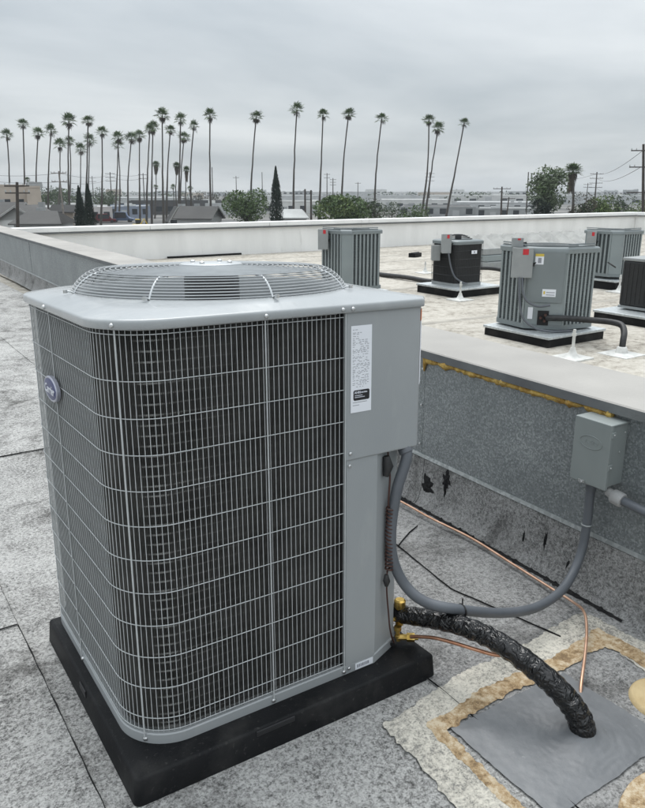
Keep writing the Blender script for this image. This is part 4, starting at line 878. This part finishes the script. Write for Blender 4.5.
def leafball(mb, c, rad, n, r, size, mi=0, flat=.8):
    mb.cur = mi
    for _ in range(n):
        while True:
            p = Vector((r.uniform(-1,1), r.uniform(-1,1), r.uniform(-1,1)))
            if .35 < p.length < 1: break
        p = p.normalized() * p.length**.5
        q = Vector((c[0] + p.x*rad[0], c[1] + p.y*rad[1], c[2] + p.z*rad[2])); s_ = size*r.uniform(.6, 1.4)
        a = Vector((r.gauss(0,1), r.gauss(0,1), r.gauss(0,1))).normalized(); d = (a.cross(Vector((r.gauss(0,1), r.gauss(0,1), r.gauss(0,1))))).normalized(); e_ = a.cross(d)
        mb.add([q - d*s_, q - e_*s_*.5, q + d*s_, q + e_*s_*.5], [(0,1,2,3)])
def tree(px, pytop, wpx, dist, m, label, base_frac=.25, leaves=1500, lumps=9, size=None, cat='tree', name='tree', base_py=None, open_=False, mats2=None, grp=None):
    top = at(px, pytop, dist); Wd = wpx * dist / FPX / math.cos(PITCH); H = top.z - GZ
    t = thing(name, label, cat, (top.x, top.y, GZ), 0, grp); r = random.Random(int(px*13 + pytop)); mb = MB(); tk = MB()
    z0 = H*base_frac; hz = (H - z0)/2; size = size or max(.16, Wd*.028)
    tk.tube([(0,0,-.1), (0,0,z0), (0,0,z0 + hz*.8)], [H*.03, H*.022, H*.01], 8)
    for k in range(lumps):
        a = r.uniform(0, 6.28); f = r.uniform(.1, .72) if k else 0; zc = z0 + hz*(1 + r.uniform(-.65, .62)*(1 if k else 0)); lr = Wd*r.uniform(.15, .26)
        wid = math.sqrt(max(.1, 1 - ((zc - z0 - hz)/hz)**2)); c = (Wd*.5*f*wid*math.cos(a)*1.0, Wd*.5*f*wid*math.sin(a), zc)
        leafball(mb, c, (lr, lr, min(lr*.85, hz*.6)), int(leaves/lumps), r, size, r.choice((0, 0, 1)) if mats2 else 0)
        tk.tube([(0, 0, z0*.7 + hz*.2*r.random()), (c[0]*.5, c[1]*.5, (z0 + c[2])*.5 + hz*.1), c], [H*.012, H*.008, H*.003], 5)
    leafball(mb, (0, 0, z0 + hz), (Wd*.5, Wd*.5, hz), int(leaves*.25), r, size)
    tk.build('trunk', barks[1], t); mb.build('crown', [m, mats2] if mats2 else m, t); return t
def cypress(px, pytop, wpx, dist, label):
    top = at(px, pytop, dist); Wd = wpx*dist/FPX; H = top.z - GZ; t = thing('cypress_tree', label, 'tree', (top.x, top.y, GZ), 0, 'cypress trees'); r = random.Random(int(px)); mb = MB()
    for _ in range(4200):
        f = r.random()**.85; rad = Wd*.5*min(1, (1 - f)*1.9)**.75*(.85 + .25*nz(f*9, px)) * r.uniform(.55, 1.04); a = r.uniform(0, 6.28); q = Vector((rad*math.cos(a), rad*math.sin(a), .4 + f*(H - .4))); s_ = Wd*.06
        d = Vector((math.cos(a)*.3 + r.gauss(0,.25), math.sin(a)*.3 + r.gauss(0,.25), 1)).normalized(); e_ = Vector((-math.sin(a) + r.gauss(0,.3), math.cos(a) + r.gauss(0,.3), 0))*.5
        mb.add([q - d*s_, q - e_*s_, q + d*s_*1.3, q + e_*s_], [(0,1,2,3)])
    mb.build('crown', g_dark, t); tk = MB(); tk.tube([(0,0,-.1),(0,0,H*.8)], [Wd*.12, Wd*.03], 7); tk.build('trunk', barks[1], t)
cypress(78.2, 186, 14, 95, 'left one of the two dark cypresses behind the parapet at left'); cypress(87, 183.5, 13, 92, 'right one of the two dark cypresses behind the parapet at left'); cypress(275.6, 166.5, 14.5, 105, 'single tall dark cypress beside the round green trees')
tree(246, 190, 44, 118, g_mid, 'round green tree left of the single cypress', .3, 2600, 12, mats2=g_brown); tree(342, 193.5, 56, 112, g_mid, 'wide round green tree right of the single cypress', .3, 3400, 15, mats2=g_light); tree(371, 197, 26, 125, g_hedge, 'small dark green tree beside the wide round tree', .3, 1200, 7, mats2=g_brown)
tree(392, 201, 26, 150, g_hedge, 'low greyish tree left of the white warehouses', .25, 900, 6); tree(415, 206, 34, 120, g_mid, 'low green shrub tops just above the parapet', .2, 1200, 8, name='shrub', cat='shrub')
tree(549, 165, 38, 105, g_grey, 'tall loose pale green tree beside the stout shaggy palm', .40, 3000, 18, mats2=g_mid, size=.2); tree(541, 196, 26, 103, g_dark, 'low dark bush at the foot of the loose pale tree', .3, 1100, 7, name='bush', cat='bush')
tree(583, 191, 26, 112, g_brown, 'brownish green tree right of the stout palm', .3, 1200, 8, mats2=g_hedge); tree(604, 193.5, 30, 116, g_light, 'bright yellow green tree at right', .3, 1500, 9, mats2=g_mid); tree(624, 193, 32, 124, g_hedge, 'dark grey green tree near the right edge', .3, 1300, 8, mats2=g_brown); tree(641, 200, 26, 118, g_light, 'green bush at the right edge', .3, 1000, 7, name='bush', cat='bush')
for i, (x, y, wv, d) in enumerate([(45,184,26,215),(58,186,24,225),(70,187,22,210),(98,187,22,220),(109,189,22,235),(30,192,18,240)]): tree(x, y, wv, d, g_hedge, 'dark tree of the belt behind the left houses, %s from the left' % ['second','third','fourth','fifth','sixth','first'][i], .15, 1100, 8, mats2=g_mid, grp='trees behind the left houses')
for i, (x, y, wv, d) in enumerate([(200,190,20,260),(213,192,18,280),(188,194,14,250),(228,193,18,300)]): tree(x, y, wv, d, g_brown, 'bare brownish tree far behind the left palms, %s from the left' % ['second','third','first','fourth'][i], .2, 500, 7, grp='bare brownish trees')
r = random.Random(5); mb = MB()
for _ in range(300):
    x = r.uniform(-120, 760); d = r.uniform(450, 1300); p = at(x, 191, d); hgt_ = r.uniform(2.8, 6.6); leafball(mb, (p.x, p.y, GZ + hgt_*.5), (hgt_*r.uniform(.7, 1.6), hgt_*r.uniform(.7, 1.6), hgt_*.5), 34, r, hgt_*.17)
mb.build('distant_trees', g_hedge, kind='stuff', label='far belt of dark treetops between the low buildings', category='trees')

# ------------------------------------------------------------------ houses and warehouses
def bmat(n, c): return mat(n, c, .85, var=tuple(v*.86 for v in c), scale=.5, tcoord='World')
BW = {k: bmat('wall_' + k, c) for k, c in dict(white=(.62,.62,.60), grey=(.33,.34,.34), beige=(.50,.43,.36), tan=(.36,.31,.26), dark=(.09,.09,.09), blue=(.27,.31,.39), pale=(.50,.51,.51)).items()}
BR = {k: mat('roof_' + k, c, .9, var=tuple(v*.8 for v in c), scale=.35, tcoord='World') for k, c in dict(white=(.66,.67,.66), grey=(.095,.093,.09), dark=(.05,.05,.05), pale=(.47,.48,.47)).items()}
win_m = mat('window_glass', (.03,.035,.04), .15); door_m = mat('shutter_grey', (.42,.43,.43), .6)
def block(px0, px1, pytop, dist, depth, wall, roof, label, wins=5, name='warehouse', cat='building', grp=None, storeys=1):
    a, c = at(px0, pytop, dist), at(px1, pytop, dist); mid = (a + c)/2; d = Vector((c.x - a.x, c.y - a.y, 0)); wd = d.length; ang = math.atan2(d.y, d.x); H = mid.z - GZ
    t = thing(name, label, cat, (mid.x, mid.y, GZ), ang, grp)
    MB().box((-wd/2, 0, 0), (wd/2, depth, H - .35)).build('wall', BW[wall], t)
    MB().box((-wd/2 + .3, .3, H - .349), (wd/2 - .3, depth - .3, H - .30)).build('roof', BR[roof], t)
    for (q0, q1) in (((-wd/2, -.05), (wd/2, .3)), ((-wd/2, depth - .3), (wd/2, depth))): MB().box((q0[0], q0[1], H - .348), (q1[0], q1[1], H)).build('parapet', BW[wall], t)
    for k in range(wins):
        x = -wd/2 + wd*(k + .5)/wins; w_ = min(wd/wins*.5, 4)
        for s_ in range(storeys):
            zb = 1.0 + s_*3.2
            if k % 3 == 1 and s_ == 0: f = MB().box((x - w_/2, -.08, .05), (x + w_/2, -.01, min(3.6, H - 1))).build('door', door_m, t)
            elif zb + 1.4 < H: f = MB().box((x - w_/2, -.07, zb), (x + w_/2, -.01, zb + 1.4)).build('window', win_m, t)
    r = random.Random(int(px0*3 + pytop*5))
    for k in range(max(2, int(wd/16))):
        x, y = r.uniform(-wd*.44, wd*.44), r.uniform(depth*.12, depth*.85); s_ = r.uniform(.6, 1.4); MB().box((x - s_, y - s_, H - .30), (x + s_, y + s_, H - .30 + r.uniform(.5, 1.1))).build('roof_vent', BW[r.choice(('pale', 'grey', 'white'))], t)
    return t
block(28, 112, 206.5, 178, 22, 'white', 'white', 'long low white building behind the left cypresses', 7)
block(108, 150, 206, 205, 24, 'blue', 'pale', 'low blue fronted building behind the left palms', 4)
block(128, 224, 200.5, 235, 14, 'dark', 'dark', 'long black flat roofed shed behind the left palms', 8, 'shed')
block(60, 200, 197.5, 300, 50, 'pale', 'white', 'pale warehouse behind the black shed', 8)
block(205, 262, 203, 225, 26, 'pale', 'pale', 'pale grey warehouse left of the single cypress', 5)
block(262, 332, 201, 240, 24, 'white', 'white', 'white warehouse between cypress and wide round tree', 6)
block(226, 330, 195.5, 420, 60, 'pale', 'white', 'far pale warehouse in the middle distance', 7)
block(372, 452, 199.5, 290, 36, 'white', 'white', 'bright white warehouse behind the leaning palms', 7)
block(398, 476, 206.5, 205, 34, 'grey', 'grey', 'grey roofed warehouse below the leaning palms', 6)
block(452, 536, 202, 255, 34, 'pale', 'white', 'white roofed warehouse behind the crossarm pole', 7)
block(476, 534, 208, 190, 22, 'grey', 'pale', 'low grey building right of the lone leaning palm', 5)
block(345, 420, 195.5, 430, 50, 'pale', 'pale', 'far grey warehouse behind the wide round tree', 6)
block(420, 560, 195.2, 470, 60, 'white', 'white', 'far long white warehouse at right', 9)
block(556, 660, 195.5, 430, 60, 'pale', 'white', 'far white warehouse behind the right trees', 7)
rb = random.Random(11)
for i in range(26):
    x0 = -20 + i*26 + rb.uniform(-8, 8); d = rb.uniform(600, 1250); y = rb.uniform(189.2, 193.2)
    block(x0, x0 + rb.uniform(14, 34), y, d, rb.uniform(30, 70), rb.choice(('pale', 'white', 'grey', 'beige')), rb.choice(('pale', 'white', 'grey')), 'faint distant building on the horizon, %s from the left' % (ORD + ['twenty-first','twenty-second','twenty-third','twenty-fourth','twenty-fifth','twenty-sixth'])[i], 4, 'distant_building', 'building', 'faint buildings on the horizon', 1 if y > 191.5 else 2)
# houses at the left
t = block(-30, 25.5, 184.3, 142, 9, 'beige', 'pale', 'beige stucco building at the left edge', 4, 'apartment_building', 'building', None, 2)
t = block(25.7, 40, 185.8, 141, 14, 'beige', 'pale', 'lit beige end block beside the stucco building', 1, 'apartment_building', 'building', None, 1)
def gable(pxc, pyr, dist, wd, dp, eave, rise, wall, roof, label, rz=0, hip=0):
    p = at(pxc, pyr, dist); H = p.z - GZ; t = thing('house', label, 'house', (p.x, p.y, GZ), YAW + rz); e_ = H - rise
    mb = MB(); mb.box((-wd/2, -dp/2, 0), (wd/2, dp/2, e_)); 
    if not hip:
        for y in (-dp/2, dp/2): mb.add([(-wd/2, y, e_), (wd/2, y, e_), (0, y, H - .1)], [(0,1,2),(2,1,0)])
    mb.build('wall', BW[wall], t); o = .5
    rf = MB(); k = rise*o/(wd/2)
    for s_ in (-1, 1):
        A = [(s_*(wd/2 + o), -dp/2 - o, e_ - k), (s_*(wd/2 + o), dp/2 + o, e_ - k), (0, dp/2 + o - hip, H), (0, -dp/2 - o + hip, H)]
        B = [(x, y, z + .16) for x, y, z in A]; rf.add(A + B, [(0,1,2,3),(7,6,5,4),(0,4,5,1),(1,5,6,2),(2,6,7,3),(3,7,4,0)])
    if hip:
        for s_ in (-1, 1): rf.add([(-wd/2 - o, s_*(dp/2 + o), e_ - k + .16), (wd/2 + o, s_*(dp/2 + o), e_ - k + .16), (0, s_*(dp/2 + o - hip), H + .16)], [(0,1,2),(2,1,0)])
    r_ = rf.build('roof', BR[roof], t)
    MB().box((wd*.2, dp*.1, H - rise*.6), (wd*.2 + .7, dp*.1 + .7, H + .5)).build('chimney', BW['grey'], r_)
    for x in (-wd*.25, wd*.2):
        f = MB().box((x - .7, -dp/2 - .06, 1.0), (x + .7, -dp/2 - .01, 2.3)).build('window', win_m, t); MB().box((x - .85, -dp/2 - .05, .9), (x + .85, -dp/2 - .012, 2.4)).build('window_frame', BW['white'], f)
    if not hip:
        for s_ in (-1, 1): MB().add([(s_*(wd/2 + o), -dp/2 - o - .03, e_ - k - .1), (s_*(wd/2 + o), -dp/2 - o - .03, e_ - k + .2), (0, -dp/2 - o - .03, H + .2), (0, -dp/2 - o - .03, H - .12)], [(0,1,2,3),(3,2,1,0)]).build('barge_board', BW['white'], t)
    return t
gable(2, 203, 120, 9, 6, 3, 2.2, 'grey', 'grey', 'grey sided house with sloping roof at the left edge', R(90)); gable(28, 206, 108, 5.4, 8, 2.6, 1.7, 'white', 'grey', 'small white gabled house beside the wooden utility pole'); gable(43, 212, 98, 5.2, 5.4, 2.2, 1.2, 'pale', 'grey', 'low house with grey hip roof left of the cypresses', R(90), 1.4)
gable(199, 207, 120, 4.6, 5.6, 2.6, 1.5, 'pale', 'grey', 'grey roofed house under the right end of the left palms', R(75)); gable(176, 207, 130, 2.4, 3, 2.6, 1.8, 'tan', 'dark', 'small brown gabled house under the left palms', R(20)); gable(65, 205.5, 150, 4, 4, 2.6, 1.0, 'tan', 'dark', 'dark low building behind the leaning pale pole', R(90)); gable(290, 210, 115, 5, 5, 2.5, 1.0, 'pale', 'pale', 'pale hip roofed house behind the parapet in the middle', R(90), 1.2)

# ------------------------------------------------------------------ poles and wires
wood = mat('weathered_pole', (.075,.062,.052), .9, var=(.05,.042,.036), scale=3); wood2 = mat('pale_pole', (.25,.225,.20), .9, var=(.18,.16,.14), scale=3); cable_m = mat('cable', (.05,.05,.055), .6)
def pole(px, pytop, dist, arms, label, m=wood, rad=.16, bx_=None, aw=2.4, insul=True):
    top = at(px, pytop, dist); bot = at(bx_ if bx_ is not None else px + (px - 322)*(-.012), 215, dist); k = (top.z - GZ)/(top.z - bot.z); bp_ = top + (bot - top)*k; bp_.z = GZ
    t = thing('utility_pole', label, 'utility pole', tuple(bp_), YAW + R(-8), 'utility poles'); V = Matrix.Rotation(-(YAW + R(-8)), 3, 'Z') @ (top - bp_)
    mb = MB(); mb.tube([(0,0,0), V*.5, V], [rad*1.25, rad, rad*.8], 8); mb.build('pole_shaft', m, t, smooth=60); ends = []
    for dz in arms:
        c = V + Vector((0, 0, -dz)); ar = MB().box((c.x - aw/2, c.y - .2, c.z - .06), (c.x + aw/2, c.y - .08, c.z + .06)).build('crossarm', m, t)
        for f in (-.48, -.28, .28, .48):
            if insul: mb = MB(); mb.lathe([(.05, .06), (.07, .12), (.05, .26), (.02, .28)], (c.x + f*aw, c.y - .14, c.z), 7); mb.build('insulator', door_m, ar)
    return top, bp_
pole(17, 182, 78, (.35, 1.0), 'dark wooden utility pole with two crossarms at the far left', wood, .17, 17.6, 2.5)
P1 = pole(58.8, 171, 128, (.3, 1.6), 'pale leaning utility pole behind the left palms', wood2, .16, 63.5, 2.6)[0]
P2 = pole(110, 172, 260, (.5, 1.6, 2.8), 'distant three armed pole right of the left cypresses', wood, .17, None, 3.4)[0]
P3 = pole(92, 176, 300, (.6, 2.0), 'thin distant pole above the left tree belt', wood, .16, None, 3)[0]
P4 = pole(143, 173, 255, (.5, 1.7), 'distant crossarm pole in the middle of the left palms', wood, .17, None, 3.2)[0]
pole(212, 167, 240, (), 'bare pole beside the last palm of the left row', wood, .15)
pole(236, 176, 300, (.6,), 'thin pole left of the round green tree', wood, .16); pole(262, 172, 300, (), 'thin bare pole left of the single cypress', wood, .16)
pole(305, 189, 150, (), 'short dark pole right of the single cypress', wood, .2); pole(311, 190, 152, (), 'second short dark pole right of the single cypress', wood, .2)
pole(327, 173, 300, (.5, 1.8), 'distant crossarm pole above the wide round tree', wood, .18); pole(333, 178, 300, (.6, 1.6, 2.6), 'armed pole beside the crossarm pole above the round tree', wood, .2)
pole(430, 172, 330, (.6, 2.0, 3.6), 'distant three armed pole between the leaning palms', wood, .18, None, 4); pole(358, 182, 320, (.5,), 'thin pole right of the wide round tree', wood, .16)
pole(502, 186.5, 150, (.4,), 'dark pole with one wide crossarm at right', wood, .17, 501, 3.3); pole(528.5, 172, 190, (), 'bare thin pole left of the loose pale tree', wood, .15); pole(509, 197, 150, (.3,), 'short dark pole beside the wide crossarm pole', wood, .13)
P5 = pole(597, 172, 230, (.5, 1.7, 3.0, 4.2), 'four armed pole rising behind the right trees', wood, .2, None, 3.6)[0]
P6 = pole(643.5, 144, 95, (.7, 2.5, 5.3), 'tall utility pole with three crossarms at the right edge', wood, .17, 643, 2.6)[0]; pole(588, 183, 300, (.5, 1.5), 'small armed pole beside the four armed pole', wood, .16, None, 3)
def wire(a, c, sag, label, r_=.018):
    P = [a + (c - a)*(i/16) + Vector((0, 0, -sag*4*(i/16)*(1 - i/16))) for i in range(17)]; mb = MB(); mb.tube(P, r_, 5); tag(mb.build('power_line', cable_m), label, 'power line', 'power lines')
dn = lambda v, z: v - Vector((0, 0, z))
wire(dn(P6, .7), dn(P5, .4), 1.0, 'topmost power line from the right edge pole to the four armed pole', .03); wire(dn(P6, 2.5), dn(P5, 1.6), 1.2, 'middle power line from the right edge pole to the four armed pole', .03); wire(dn(P6, 5.3), dn(P5, 4.2), .8, 'lowest power line from the right edge pole to the four armed pole', .03)
for k, z in enumerate((.3, 1.6)):
    wire(dn(P1, z), dn(P2, z + .2), 1.0, ['upper', 'lower'][k] + ' power line between the leaning pole and the three armed pole', .03); wire(dn(P1, z), at(-40, 171 + 5*k, 140), .6, ['upper', 'lower'][k] + ' power line leaving the leaning pole to the left', .025); wire(dn(P2, z), dn(P4, z), .8, ['upper', 'lower'][k] + ' power line between the two poles amid the left palms', .035)
wire(dn(P5, .5), at(530, 181, 260), 1.0, 'power line leaving the four armed pole to the left', .035)
# vehicles glimpsed beyond the parapet
def car(px, py, d, m, label, rz, ln=4.4, h=1.5, cab=True):
    p = at(px, py, d); t = thing('parked_car', label, 'car', (p.x, p.y, GZ), rz); w_ = 1.8
    mb = MB(); pr_ = [(-ln/2, .35), (ln/2, .35), (ln/2, .8), (ln*.32, .95), (ln*.14, h), (-ln*.28, h), (-ln*.42, 1.0), (-ln/2, .9)]
    for y in (-w_/2, w_/2): mb.add([(x, y, z) for x, z in pr_], [tuple(range(8)), tuple(range(7, -1, -1))])
    mb.loops([[(x, -w_/2, z) for x, z in pr_], [(x, w_/2, z) for x, z in pr_]]); mb.build('body', m, t)
    for y in (-w_/2 - .01, w_/2 - .01): MB().box((-ln*.28, y, .98), (ln*.2, y + .02, h - .12)).build('window', win_m, t)
    for x in (-ln*.31, ln*.31):
        for y in (-w_/2 - .03, w_/2 - .17): mb = MB(); mb.cyl((x, y, .33), (x, y + .2, .33), .33, 12); mb.build('wheel', black_m, t)
car(104, 213, 176, mat('car_red', (.20,.03,.035), .4), 'dark red car seen above the parapet under the left palms', YAW + .3, 5, 2.0); car(122, 212, 180, mat('car_blue', (.16,.21,.32), .4), 'blue van seen above the parapet under the left palms', YAW, 5.5, 2.3)
p = at(137, 216, 150); t = exc = thing('excavator', 'small yellow machine seen above the parapet under the left palms', 'machine', (p.x, p.y, GZ), YAW + .4); ym = mat('machine_yellow', (.60,.42,.04), .5)
MB().box((-1.6, -.9, .3), (1.2, .9, 1.3)).build('body', ym, t, bevel=.1); MB().box((-.6, -.7, 1.31), (.7, .7, 2.6)).build('cab', win_m, t, bevel=.05); MB().box((-.7, -.8, 2.61), (.8, .8, 2.8)).build('cab_roof', ym, t, bevel=.03); mb = MB(); mb.tube([(1.0, 0, 1.2), (2.2, 0, 2.9), (3.2, 0, 1.0)], .18, 6); mb.build('arm', ym, t)
exc.scale = (.6, .6, .6)
for y in (-1.1, .7): MB().box((-1.7, y, 0), (1.4, y + .4, .62)).build('track', black_m, t, bevel=.15)

# ------------------------------------------------------------------ thin haze over the city
HAZE = True
if HAZE:
    hb = MB().box((-1500, -1500, GZ - 1), (1500, 1500, 34)).build('haze', [], kind='stuff'); hb['label'] = 'thin grey haze lying over the city'; hb['category'] = 'haze'
    hm_ = bpy.data.materials.new('haze'); hm_.use_nodes = True; n_ = hm_.node_tree.nodes; n_.remove(n_['Principled BSDF'])
    pv = n_.new('ShaderNodeVolumePrincipled'); pv.inputs['Color'].default_value = (.82,.87,.92,1); pv.inputs['Density'].default_value = .0003; pv.inputs['Anisotropy'].default_value = .1
    hm_.node_tree.links.new(pv.outputs[0], n_['Material Output'].inputs['Volume']); hb.data.materials.append(hm_)
